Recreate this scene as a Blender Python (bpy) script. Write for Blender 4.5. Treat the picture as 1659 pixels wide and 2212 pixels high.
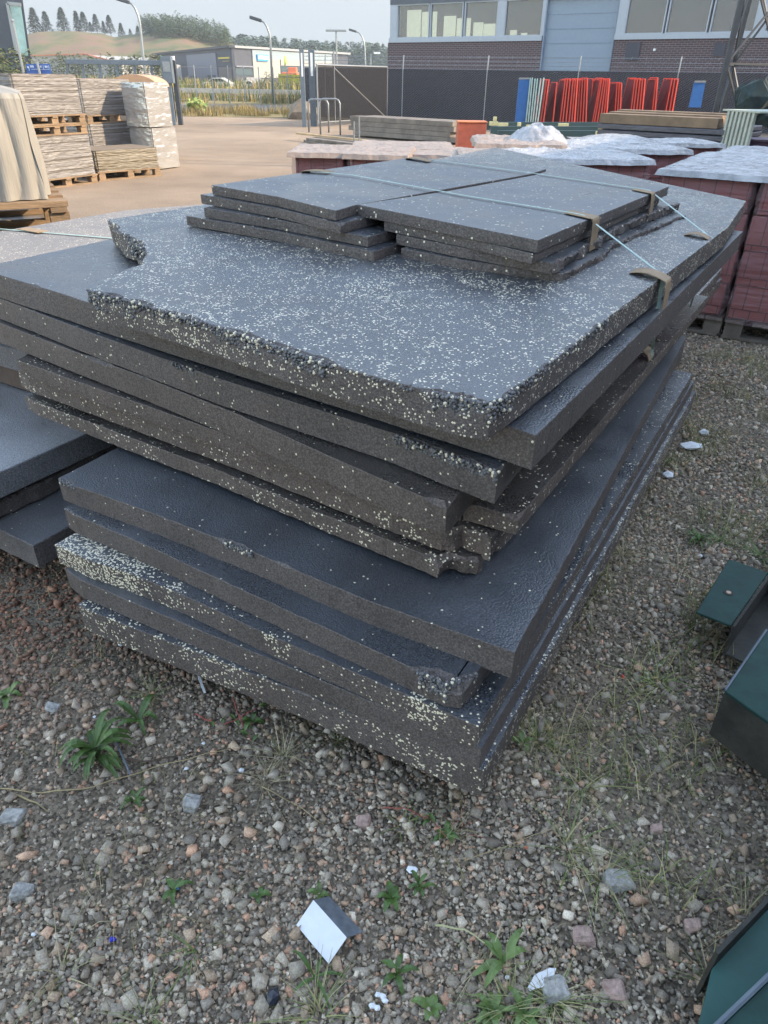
import bpy, bmesh, math, random
import numpy as np
from mathutils import Vector, Matrix, noise
random.seed(7); rng=np.random.default_rng(7)
SC=bpy.context.scene; COL=SC.collection
for o in list(bpy.data.objects): bpy.data.objects.remove(o)
R=math.radians
# ---------------------------------------------------------------- camera
FW,FH,FOC=1659.,2212.,1520.          # traced picture size and focal length in its pixels
H=1.62
_d=Vector((790-829.5,1106-3560,-FOC)).normalized(); _up=-_d
_f=Vector((0,0,-1)); _f=(_f-_up*_f.dot(_up)).normalized(); _r=_f.cross(_up)
ROT=Matrix((_r,_f,_up))
cam=bpy.data.cameras.new('camera'); camo=bpy.data.objects.new('camera',cam); COL.objects.link(camo)
cam.sensor_fit='VERTICAL'; cam.sensor_height=24; cam.lens=FOC/FH*24; cam.clip_start=.05; cam.clip_end=2000
camo.matrix_world=Matrix.Translation((0,0,H))@ROT.to_4x4(); SC.camera=camo
SC.render.resolution_x=768; SC.render.resolution_y=1024
# ---------------------------------------------------------------- light
SUN_AZ,SUN_EL=97,29
w=bpy.data.worlds.new('World'); SC.world=w; w.use_nodes=True
nt=w.node_tree; bg=nt.nodes['Background']; sk=nt.nodes.new('ShaderNodeTexSky'); sk.sky_type='NISHITA'; sk.sun_disc=False
sk.sun_elevation=R(SUN_EL); sk.sun_rotation=R(SUN_AZ); sk.air_density=1.35; sk.dust_density=.6; sk.ozone_density=1.2
hs=nt.nodes.new('ShaderNodeHueSaturation'); hs.inputs['Saturation'].default_value=.8; hs.inputs['Value'].default_value=1.12; nt.links.new(sk.outputs[0],hs.inputs['Color']); nt.links.new(hs.outputs[0],bg.inputs[0]); bg.inputs[1].default_value=.15
sl=bpy.data.lights.new('sun','SUN'); sl.energy=2.9; sl.angle=R(.5); sl.color=(1,.80,.57)
so=bpy.data.objects.new('sun',sl); COL.objects.link(so)
sd=Vector((math.sin(R(SUN_AZ))*math.cos(R(SUN_EL)),math.cos(R(SUN_AZ))*math.cos(R(SUN_EL)),math.sin(R(SUN_EL))))
so.rotation_euler=sd.to_track_quat('Z','Y').to_euler(); so.location=(30,0,30)
SC.view_settings.view_transform='Standard'; SC.view_settings.look='None'; SC.view_settings.exposure=1.92; SC.view_settings.gamma=1
# ---------------------------------------------------------------- projection helpers (photo pixel -> world point)
def ray(x,y): return ROT@Vector((x-829.5,1106-y,-FOC))
def P(x,y,z=0.):
    r=ray(x,y); t=(z-H)/r.z; return Vector((r.x*t,r.y*t,z))
def PY(x,y,Y):
    r=ray(x,y); t=Y/r.y; return Vector((r.x*t,Y,H+r.z*t))
def PV(x,y,p0,dr):                    # on a vertical plane through p0 with horizontal direction dr
    r=ray(x,y); n=Vector((dr[1],-dr[0],0)); t=(n.x*p0[0]+n.y*p0[1])/(n.x*r.x+n.y*r.y)
    return Vector((r.x*t,r.y*t,H+r.z*t))
UA=Vector((-.861,.509,0)); VB=Vector((.509,.861,0)); O0=Vector((.25,1.2,0))
def PB(x,y,pl):                       # on a board's plane (h0,a,b)
    h0,a,b=pl; r=ray(x,y)
    cu=UA.x*r.x+UA.y*r.y; cv=VB.x*r.x+VB.y*r.y; u0=-UA.dot(O0); v0=-VB.dot(O0)
    t=(-h0+a*u0+b*v0)/(r.z-a*cu-b*cv)
    return Vector((r.x*t,r.y*t,H+r.z*t))
def ZB(p,pl): 
    q=Vector((p.x,p.y,0))-O0; return H-pl[0]+pl[1]*q.dot(UA)+pl[2]*q.dot(VB)
def hd(a): return Vector((math.sin(R(a)),math.cos(R(a)),0))
# ---------------------------------------------------------------- object helpers
def tag(o,label=None,cat=None,group=None,kind=None):
    if label: o['label']=label
    if cat: o['category']=cat
    if group: o['group']=group
    if kind: o['kind']=kind
    return o
def empty(name,loc,label,cat,group=None):
    o=bpy.data.objects.new(name,None); COL.objects.link(o); o.location=loc; o.empty_display_size=.2
    bpy.context.view_layer.update()
    return tag(o,label,cat,group)
def link(name,me,parent=None):
    o=bpy.data.objects.new(name,me); COL.objects.link(o)
    if parent is not None:
        o.parent=parent; o.matrix_parent_inverse=Matrix.Translation(-parent.location) if parent.type=='EMPTY' and not parent.rotation_euler.z else parent.matrix_world.inverted()
    return o
class MB:
    def __init__(s): s.v=[]; s.f=[]
    def add(s,vs,fs):
        n=len(s.v); s.v+= [tuple(p) for p in vs]; s.f+=[tuple(i+n for i in f) for f in fs]; return s
    def box(s,c,d,ax=None):           # centre, full sizes, axes
        c=Vector(c); ax=ax or (Vector((1,0,0)),Vector((0,1,0)),Vector((0,0,1)))
        vs=[c+ax[0]*(d[0]/2*i)+ax[1]*(d[1]/2*j)+ax[2]*(d[2]/2*k) for k in(-1,1) for j in(-1,1) for i in(-1,1)]
        return s.add(vs,[(0,2,3,1),(4,5,7,6),(0,1,5,4),(2,6,7,3),(0,4,6,2),(1,3,7,5)])
    def bar(s,a,b,wd,ht=None):        # rectangular bar between two points
        a=Vector(a);b=Vector(b); ht=ht or wd; z=(b-a); L=z.length; z.normalize()
        x=z.cross(Vector((0,0,1))); x=Vector((1,0,0)) if x.length<1e-4 else x.normalized(); y=x.cross(z)
        return s.box((a+b)/2,(wd,ht,L),(x,y,z))
    def tube(s,pts,r,n=8,r2=None):
        pts=[Vector(p) for p in pts]; m=len(pts); rings=[]
        prev=None
        for i,p in enumerate(pts):
            t=(pts[min(i+1,m-1)]-pts[max(i-1,0)]).normalized()
            if prev is None: x=t.orthogonal().normalized()
            else:
                x=(prev-t*prev.dot(t)); x=x.normalized() if x.length>1e-6 else t.orthogonal().normalized()
            prev=x; y=t.cross(x); rr=r if r2 is None else r+(r2-r)*i/(m-1)
            rings.append([p+x*rr*math.cos(2*math.pi*k/n)+y*rr*math.sin(2*math.pi*k/n) for k in range(n)])
        vs=[q for rg in rings for q in rg]; fs=[]
        for i in range(m-1):
            for k in range(n): fs.append((i*n+k,i*n+(k+1)%n,(i+1)*n+(k+1)%n,(i+1)*n+k))
        fs.append(tuple(range(n-1,-1,-1))); fs.append(tuple((m-1)*n+k for k in range(n)))
        return s.add(vs,fs)
    def prism(s,poly,vec):            # polygon extruded by vec
        vec=Vector(vec); n=len(poly); vs=[Vector(p) for p in poly]+[Vector(p)+vec for p in poly]
        return s.add(vs,[tuple(range(n)),tuple(range(2*n-1,n-1,-1))]+[(i,i+n,(i+1)%n+n,(i+1)%n) for i in range(n)])
    def ico(s,c,r,jit=0,sc=(1,1,1)):
        t=1.618; b=[(-1,t,0),(1,t,0),(-1,-t,0),(1,-t,0),(0,-1,t),(0,1,t),(0,-1,-t),(0,1,-t),(t,0,-1),(t,0,1),(-t,0,-1),(-t,0,1)]
        k=r/1.9; vs=[(c[0]+p[0]*k*sc[0]*(1+random.uniform(-jit,jit)),c[1]+p[1]*k*sc[1]*(1+random.uniform(-jit,jit)),c[2]+p[2]*k*sc[2]*(1+random.uniform(-jit,jit))) for p in b]
        return s.add(vs,[(0,11,5),(0,5,1),(0,1,7),(0,7,10),(0,10,11),(1,5,9),(5,11,4),(11,10,2),(10,7,6),(7,1,8),(3,9,4),(3,4,2),(3,2,6),(3,6,8),(3,8,9),(4,9,5),(2,4,11),(6,2,10),(8,6,7),(9,8,1)])
    def build(s,name,mat,parent=None,smooth=False,recalc=True,bevel=0):
        me=bpy.data.meshes.new(name); me.from_pydata(s.v,[],s.f)
        if recalc or bevel:
            bm=bmesh.new(); bm.from_mesh(me); bmesh.ops.recalc_face_normals(bm,faces=bm.faces)
            if bevel: bmesh.ops.bevel(bm,geom=[e for e in bm.edges if len(e.link_faces)==2 and e.calc_face_angle(0)>.6],offset=bevel,segments=1,affect='EDGES')
            bm.to_mesh(me); bm.free()
        me.materials.append(mat)
        if smooth: me.polygons.foreach_set('use_smooth',[True]*len(me.polygons))
        return link(name,me,parent)
# ---------------------------------------------------------------- materials
def M(name,col=(.5,.5,.5),rough=.6,metal=0,var=.12,scale=8,bump=0,bscale=60,stretch=(1,1,1),spec=.5,alpha=1,col2=None,trans=0,bdist=.01):
    m=bpy.data.materials.new(name); m.use_nodes=True; t=m.node_tree; N=t.nodes; L=t.links; b=N['Principled BSDF']
    b.inputs['Roughness'].default_value=rough; b.inputs['Metallic'].default_value=metal; b.inputs['Specular IOR Level'].default_value=spec
    b.inputs['Alpha'].default_value=alpha; b.inputs['Transmission Weight'].default_value=trans
    tc=N.new('ShaderNodeTexCoord'); mp=N.new('ShaderNodeMapping'); mp.inputs['Scale'].default_value=stretch; L.new(tc.outputs['Object'],mp.inputs[0])
    no=N.new('ShaderNodeTexNoise'); no.inputs['Scale'].default_value=scale; no.inputs['Detail'].default_value=6; no.inputs['Roughness'].default_value=.65; L.new(mp.outputs[0],no.inputs[0])
    cr=N.new('ShaderNodeValToRGB'); L.new(no.outputs[0],cr.inputs[0]); c2=col2 or tuple(c*(1+var) for c in col); c1=col if col2 else tuple(c*(1-var) for c in col)
    cr.color_ramp.elements[0].position=.35; cr.color_ramp.elements[1].position=.65
    cr.color_ramp.elements[0].color=(*c1,1); cr.color_ramp.elements[1].color=(*c2,1); L.new(cr.outputs[0],b.inputs['Base Color'])
    if bump:
        n2=N.new('ShaderNodeTexNoise'); n2.inputs['Scale'].default_value=bscale; n2.inputs['Detail'].default_value=5; L.new(mp.outputs[0],n2.inputs[0])
        bp=N.new('ShaderNodeBump'); bp.inputs['Strength'].default_value=bump; bp.inputs['Distance'].default_value=bdist; L.new(n2.outputs[0],bp.inputs['Height']); L.new(bp.outputs[0],b.inputs['Normal'])
    return m
def math_(N,L,op,a,b=None,c=None):
    n=N.new('ShaderNodeMath'); n.operation=op
    for i,x in enumerate((a,b,c)):
        if x is None: continue
        if isinstance(x,(int,float)): n.inputs[i].default_value=x
        else: L.new(x,n.inputs[i])
    return n.outputs[0]
SIDE={}
def eps(name,*a_,**k_):
    m=eps0(name,*a_,**k_); k2=dict(k_); b_=k_.get('base',(.068,.063,.061)); f_=1.6
    k2['base']=(b_[0]*f_*1.06,b_[1]*f_*.97,b_[2]*f_*.92) if b_[0]<.09 else b_; k2['rough']=.55; k2['spec']=.4; k2['dirt']=max(.15,k_.get('dirt',0)); SIDE[m.name]=eps0(name+'_side_face',*a_,**k2); return m  # sides of dark boards: browner, lighter, duller copy of the tops
def sideface(o,m,ntop=2):
    if m.name in SIDE:
        o.data.materials.append(SIDE[m.name])
        for i,p in enumerate(o.data.polygons):
            if abs(p.normal.z)<.93 and i>=ntop: p.material_index=1
def eps0(name,dens=.02,clump=.5,off=0,base=(.054,.060,.070),rough=.24,patch=None,dirt=.0,scale=185,fine=.28,spec=.8):
    """pre-foamed bead board: grey beads with scattered cream ones"""
    m=bpy.data.materials.new(name); m.use_nodes=True; t=m.node_tree; N=t.nodes; L=t.links; b=N['Principled BSDF']
    tc=N.new('ShaderNodeTexCoord'); mp=N.new('ShaderNodeMapping'); mp.inputs['Location'].default_value=(off*1.37,off*.71,off*.33); L.new(tc.outputs['Object'],mp.inputs[0])
    vo=N.new('ShaderNodeTexVoronoi'); vo.inputs['Scale'].default_value=scale; L.new(mp.outputs[0],vo.inputs[0])
    sp=N.new('ShaderNodeSeparateColor'); L.new(vo.outputs['Color'],sp.inputs[0])
    nz=N.new('ShaderNodeTexNoise'); nz.inputs['Scale'].default_value=3.2; nz.inputs['Detail'].default_value=4; L.new(mp.outputs[0],nz.inputs[0])
    cl=N.new('ShaderNodeMapRange'); L.new(nz.outputs[0],cl.inputs[0]); cl.inputs[1].default_value=.35; cl.inputs[2].default_value=.7; cl.inputs[3].default_value=1-clump; cl.inputs[4].default_value=1+2*clump
    n3=N.new('ShaderNodeTexNoise'); n3.inputs['Scale'].default_value=22; L.new(mp.outputs[0],n3.inputs[0])
    c3=N.new('ShaderNodeMapRange'); L.new(n3.outputs[0],c3.inputs[0]); c3.inputs[1].default_value=.4; c3.inputs[2].default_value=.62; c3.inputs[3].default_value=.25; c3.inputs[4].default_value=1.9
    d=math_(N,L,'MULTIPLY',cl.outputs[0],dens); d=math_(N,L,'MULTIPLY',d,c3.outputs[0])
    if patch:                        # (centre, radii, density) a real dense patch of cream beads
        for (c,rr,pd) in patch:
            vm=N.new('ShaderNodeVectorMath'); vm.operation='SUBTRACT'; L.new(tc.outputs['Object'],vm.inputs[0]); vm.inputs[1].default_value=c
            v2=N.new('ShaderNodeVectorMath'); v2.operation='DIVIDE'; L.new(vm.outputs[0],v2.inputs[0]); v2.inputs[1].default_value=rr
            ln=N.new('ShaderNodeVectorMath'); ln.operation='LENGTH'; L.new(v2.outputs[0],ln.inputs[0])
            mr=N.new('ShaderNodeMapRange'); L.new(ln.outputs['Value'],mr.inputs[0]); mr.inputs[1].default_value=.6; mr.inputs[2].default_value=1; mr.inputs[3].default_value=pd; mr.inputs[4].default_value=0
            d=math_(N,L,'ADD',d,mr.outputs[0])
    thr=math_(N,L,'SUBTRACT',1.0,d); gt=math_(N,L,'GREATER_THAN',sp.outputs[0],thr)
    rd=math_(N,L,'LESS_THAN',vo.outputs['Distance'],.62); wm=math_(N,L,'MULTIPLY',gt,rd)
    # dark beads: tone per bead, darker seams
    dm=N.new('ShaderNodeMapRange'); L.new(vo.outputs['Distance'],dm.inputs[0]); dm.inputs[1].default_value=.2; dm.inputs[2].default_value=.75; dm.inputs[3].default_value=1.15; dm.inputs[4].default_value=1-fine*1.3
    tn=math_(N,L,'MULTIPLY_ADD',sp.outputs[1],.36,.82); tn=math_(N,L,'MULTIPLY',tn,dm.outputs[0])
    n4=N.new('ShaderNodeTexNoise'); n4.inputs['Scale'].default_value=5; n4.inputs['Detail'].default_value=5; L.new(mp.outputs[0],n4.inputs[0])
    wv=math_(N,L,'MULTIPLY_ADD',n4.outputs[0],.7,.65); tn=math_(N,L,'MULTIPLY',tn,wv)
    dk=N.new('ShaderNodeVectorMath'); dk.operation='SCALE'; dk.inputs[0].default_value=base; L.new(tn,dk.inputs['Scale'])
    mx=N.new('ShaderNodeMix'); mx.data_type='RGBA'; L.new(wm,mx.inputs[0]); L.new(dk.outputs[0],mx.inputs[6]); mx.inputs[7].default_value=(.74,.67,.50,1)
    out=mx.outputs[2]
    if dirt:
        n5=N.new('ShaderNodeTexNoise'); n5.inputs['Scale'].default_value=2.3; n5.inputs['Detail'].default_value=7; n5.inputs['Roughness'].default_value=.7; L.new(mp.outputs[0],n5.inputs[0])
        c5=N.new('ShaderNodeMapRange'); L.new(n5.outputs[0],c5.inputs[0]); c5.inputs[1].default_value=.55; c5.inputs[2].default_value=.72; c5.inputs[4].default_value=dirt
        m5=N.new('ShaderNodeMix'); m5.data_type='RGBA'; L.new(c5.outputs[0],m5.inputs[0]); L.new(out,m5.inputs[6]); m5.inputs[7].default_value=(.16,.10,.065,1); out=m5.outputs[2]
    L.new(out,b.inputs['Base Color']); L.new(math_(N,L,'MULTIPLY_ADD',n4.outputs[0],.5,rough-.2),b.inputs['Roughness']); b.inputs['Specular IOR Level'].default_value=spec; b.inputs['IOR'].default_value=1.72 if spec>.6 else 1.45
    bp=N.new('ShaderNodeBump'); bp.inputs['Strength'].default_value=.5; bp.inputs['Distance'].default_value=.0022
    ht=math_(N,L,'MULTIPLY',vo.outputs['Distance'],-1.0); L.new(ht,bp.inputs['Height'])
    n6=N.new('ShaderNodeTexNoise'); n6.inputs['Scale'].default_value=14; n6.inputs['Detail'].default_value=4; L.new(mp.outputs[0],n6.inputs[0])
    b2=N.new('ShaderNodeBump'); b2.inputs['Strength'].default_value=.25; b2.inputs['Distance'].default_value=.004; L.new(n6.outputs[0],b2.inputs['Height']); L.new(b2.outputs[0],bp.inputs['Normal'])
    L.new(bp.outputs[0],b.inputs['Normal'])
    return m
mt={}
mt['wood']=M('pallet_wood',(.21,.14,.08),.75,var=.3,scale=3,stretch=(1,1,6),bump=.5,bscale=40)
mt['oldwood']=M('grey_timber',(.16,.135,.11),.8,var=.3,scale=3,bump=.5,bscale=30)
mt['darkwood']=M('dark_timber',(.07,.045,.032),.8,var=.4,scale=4,bump=.5,bscale=30)
mt['steel']=M('galvanised_steel',(.24,.255,.265),.45,metal=.6,var=.15,scale=20)
mt['dsteel']=M('dark_steel',(.035,.042,.05),.55,var=.2,scale=10)
mt['gsteel']=M('grey_painted_steel',(.10,.125,.15),.5,var=.12,scale=10)
mt['card']=M('brown_card',(.27,.19,.115),.75,var=.1,scale=25,bump=.2,bscale=80)
mt['strap']=M('pale_strap',(.30,.42,.38),.35,var=.1,scale=40)
mt['white']=M('white_paint',(.72,.72,.70),.5,var=.05)
# ---------------------------------------------------------------- far sky backdrop (hazy pale blue)
skm=bpy.data.materials.new('hazy_sky'); skm.use_nodes=True; _n=skm.node_tree; _n.nodes.remove(_n.nodes['Principled BSDF']); _e=_n.nodes.new('ShaderNodeEmission'); _e.inputs[0].default_value=(.64,.74,.80,1); _e.inputs[1].default_value=.235; _n.links.new(_e.outputs[0],_n.nodes['Material Output'].inputs[0])
_v=[];_k=48
for j,z_ in enumerate((-20,260)):
    for i in range(_k+1): a_=R(-62+124*i/_k); _v.append((700*math.sin(a_),700*math.cos(a_),z_))
tag(MB().add(_v,[(i,i+1,_k+2+i,_k+1+i) for i in range(_k)]).build('sky',skm,recalc=False),kind='structure')
# ---------------------------------------------------------------- ground
def ground_mat():
    m=bpy.data.materials.new('yard_ground'); m.use_nodes=True; t=m.node_tree; N=t.nodes; L=t.links; b=N['Principled BSDF']; b.inputs['Roughness'].default_value=.9; b.inputs['Specular IOR Level'].default_value=.25
    tc=N.new('ShaderNodeTexCoord'); sp=N.new('ShaderNodeSeparateXYZ'); L.new(tc.outputs['Object'],sp.inputs[0])
    n1=N.new('ShaderNodeTexNoise'); n1.inputs['Scale'].default_value=1.1; n1.inputs['Detail'].default_value=8; n1.inputs['Roughness'].default_value=.7; L.new(tc.outputs['Object'],n1.inputs[0])
    n2=N.new('ShaderNodeTexNoise'); n2.inputs['Scale'].default_value=38; n2.inputs['Detail'].default_value=8; n2.inputs['Roughness'].default_value=.75; L.new(tc.outputs['Object'],n2.inputs[0])
    vo=N.new('ShaderNodeTexVoronoi'); vo.inputs['Scale'].default_value=130; L.new(tc.outputs['Object'],vo.inputs[0]); vs_=N.new('ShaderNodeSeparateColor'); L.new(vo.outputs['Color'],vs_.inputs[0])
    n3=N.new('ShaderNodeTexNoise'); n3.inputs['Scale'].default_value=.16; n3.inputs['Detail'].default_value=7; L.new(tc.outputs['Object'],n3.inputs[0])
    s1=N.new('ShaderNodeValToRGB'); L.new(math_(N,L,'MULTIPLY_ADD',vs_.outputs[0],.45,math_(N,L,'MULTIPLY',n2.outputs[0],.6)),s1.inputs[0]); e=s1.color_ramp.elements; e[0].position=.25; e[0].color=(.038,.031,.023,1); e[1].position=.72; e[1].color=(.24,.195,.14,1)
    s2=N.new('ShaderNodeValToRGB'); mixn=math_(N,L,'ADD',math_(N,L,'MULTIPLY_ADD',n2.outputs[0],.42,math_(N,L,'MULTIPLY',n3.outputs[0],.38)),math_(N,L,'MULTIPLY',n1.outputs[0],.2)); L.new(mixn,s2.inputs[0]); e=s2.color_ramp.elements; e[0].position=.40; e[0].color=(.17,.125,.088,1); e[1].position=.60; e[1].color=(.34,.26,.185,1)
    # gravel in the near yard, worn sandy asphalt beyond
    k=math_(N,L,'MULTIPLY_ADD',n1.outputs[0],1.6,sp.outputs[1]); k=math_(N,L,'MULTIPLY_ADD',sp.outputs[0],-.55,k)
    mr=N.new('ShaderNodeMapRange'); L.new(k,mr.inputs[0]); mr.inputs[1].default_value=4.6; mr.inputs[2].default_value=5.6
    mx=N.new('ShaderNodeMix'); mx.data_type='RGBA'; L.new(mr.outputs[0],mx.inputs[0]); L.new(s1.outputs[0],mx.inputs[6]); L.new(s2.outputs[0],mx.inputs[7]); L.new(mx.outputs[2],b.inputs['Base Color'])
    bp=N.new('ShaderNodeBump'); bp.inputs['Strength'].default_value=.6; bp.inputs['Distance'].default_value=.012; L.new(math_(N,L,'MULTIPLY_ADD',vo.outputs['Distance'],-.5,n2.outputs[0]),bp.inputs['Height']); L.new(bp.outputs[0],b.inputs['Normal'])
    return m
mt['ground']=ground_mat()
gm=MB(); xs=[-900,-300,-100,-40,-15]+[i*.25 for i in range(-20,25)]+[15,40,100,300,900]; ys=[-600,-100,-20,-5,-1]+[i*.25 for i in range(0,28)]+[9,15,30,45,60,120,300,1200]
vs=[]; 
for y in ys:
    for x in xs:
        near=abs(x)<6 and -1<y<7
        vs.append((x,y,(noise.noise(Vector((x*1.3,y*1.3,0)))*.022-.006) if near else 0.))
nx=len(xs); gm.add(vs,[(j*nx+i,j*nx+i+1,(j+1)*nx+i+1,(j+1)*nx+i) for j in range(len(ys)-1) for i in range(nx-1)])
tag(gm.build('ground',mt['ground'],smooth=True),kind='structure')
def gz(x,y): return noise.noise(Vector((x*1.3,y*1.3,0)))*.022-.006 if abs(x)<6 and -1<y<7 else 0.
# ---- gravel: thousands of broken stones
def gravel():
    t=1.618; ico=np.array([(a,b,c) for c in(-1,1) for b in(-1,1) for a in(-1,1)],float)*.66
    fc=np.array([(0,2,3),(0,3,1),(4,5,7),(4,7,6),(0,1,5),(0,5,4),(2,6,7),(2,7,3),(0,4,6),(0,6,2),(1,3,7),(1,7,5)])
    N1,N2,N3=95000,100000,6500
    def samp(n,rmin,rmax,pw):
        u=rng.random(n); r=(rmin**pw+u*(rmax**pw-rmin**pw))**(1/pw); a=rng.uniform(-1.0,.95,n); return r*np.sin(a),r*np.cos(a)
    x1,y1=samp(N1,.35,6.2,.9); x2,y2=samp(N2,.35,7,1.3); x3,y3=samp(N3,.4,6.5,1.2)
    x=np.concatenate([x1,x2,x3]); y=np.concatenate([y1,y2,y3]); n=len(x)
    s=np.concatenate([rng.uniform(.0022,.0065,N1)*(1+.16*np.hypot(x1,y1)),rng.uniform(.004,.0105,N2)*(1+.08*np.hypot(x2,y2)),rng.uniform(.010,.022,N3)])
    # stones pile unevenly: bare soil patches
    pn=np.array([noise.noise(Vector((a*2.1,b*2.1,5))) for a,b in zip(x,y)]); keep=(pn>-.02)|(rng.random(n)>.5)|(s>.012)
    x,y,s,pn=x[keep],y[keep],s[keep],pn[keep]; n=len(x)
    sc=np.stack([rng.uniform(.75,1.35,n),rng.uniform(.7,1.1,n),rng.uniform(.45,.8,n)],1)
    V=(ico[None]+rng.uniform(-.2,.2,(n,8,3)))*(1+rng.uniform(-.38,.22,(n,8,1)))*sc[:,None,:]*s[:,None,None]
    # snap to a few cut planes for angular faces
    for _ in range(2):
        d=rng.normal(size=(n,3)); d/=np.linalg.norm(d,axis=1)[:,None]; lim=s*rng.uniform(.5,.8,n)
        dp=(V*d[:,None,:]).sum(2); ex=np.maximum(dp-lim[:,None],0); V-=ex[:,:,None]*d[:,None,:]
    q=rng.normal(size=(n,4)); q[:,1:3]*=.35; q/=np.linalg.norm(q,axis=1)[:,None]; w_,a,b,c=q.T
    Rm=np.stack([np.stack([1-2*(b*b+c*c),2*(a*b-c*w_),2*(a*c+b*w_)],1),np.stack([2*(a*b+c*w_),1-2*(a*a+c*c),2*(b*c-a*w_)],1),np.stack([2*(a*c-b*w_),2*(b*c+a*w_),1-2*(a*a+b*b)],1)],1)
    V=np.einsum('nij,nkj->nki',Rm,V)
    z=np.array([gz(a,b) for a,b in zip(x,y)]); V+=np.stack([x,y,z+s*.22],1)[:,None,:]
    me=bpy.data.meshes.new('gravel'); me.vertices.add(n*8); me.vertices.foreach_set('co',V.reshape(-1))
    F=(fc[None]+np.arange(n)[:,None,None]*8).reshape(-1); nf=n*12
    me.loops.add(nf*3); me.loops.foreach_set('vertex_index',F); me.polygons.add(nf); me.polygons.foreach_set('loop_start',np.arange(0,nf*3,3)); me.polygons.foreach_set('loop_total',np.full(nf,3))
    me.update()
    pal=np.array([(.31,.285,.25),(.23,.215,.195),(.38,.355,.31),(.35,.28,.22),(.42,.30,.23),(.17,.155,.135),(.27,.225,.18),(.50,.47,.42),(.42,.27,.20)]); pr=np.array([.22,.18,.13,.10,.045,.13,.1,.05,.045])
    ci=rng.choice(len(pal),n,p=pr/pr.sum()); c=pal[ci]*rng.uniform(.7,1.35,(n,1))*np.array([1.1,1.0,.86])
    warm_bounce=np.exp(-(((x+1.3)/.6)**2+((y-1.95)/.5)**2)); c=c*(1-warm_bounce[:,None])+warm_bounce[:,None]*np.array([.20,.10,.06])*rng.uniform(.4,1.9,(n,1))  # warm bounce in the shade by the left stack painted into stone colour
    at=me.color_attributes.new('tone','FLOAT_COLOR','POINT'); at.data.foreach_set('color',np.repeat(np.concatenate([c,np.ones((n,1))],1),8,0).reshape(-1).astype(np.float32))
    m=bpy.data.materials.new('broken_stone'); m.use_nodes=True; t=m.node_tree; N=t.nodes; L=t.links; b=N['Principled BSDF']; b.inputs['Roughness'].default_value=.8
    a=N.new('ShaderNodeAttribute'); a.attribute_name='tone'; tc=N.new('ShaderNodeTexCoord'); no=N.new('ShaderNodeTexNoise'); no.inputs['Scale'].default_value=260; no.inputs['Detail'].default_value=4; L.new(tc.outputs['Object'],no.inputs[0])
    f=math_(N,L,'MULTIPLY_ADD',no.outputs[0],1.5,.25); vmm=N.new('ShaderNodeVectorMath'); vmm.operation='SCALE'; L.new(a.outputs['Color'],vmm.inputs[0]); L.new(f,vmm.inputs['Scale']); L.new(vmm.outputs[0],b.inputs['Base Color'])
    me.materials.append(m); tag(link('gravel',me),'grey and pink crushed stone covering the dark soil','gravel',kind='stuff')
gravel()
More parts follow.
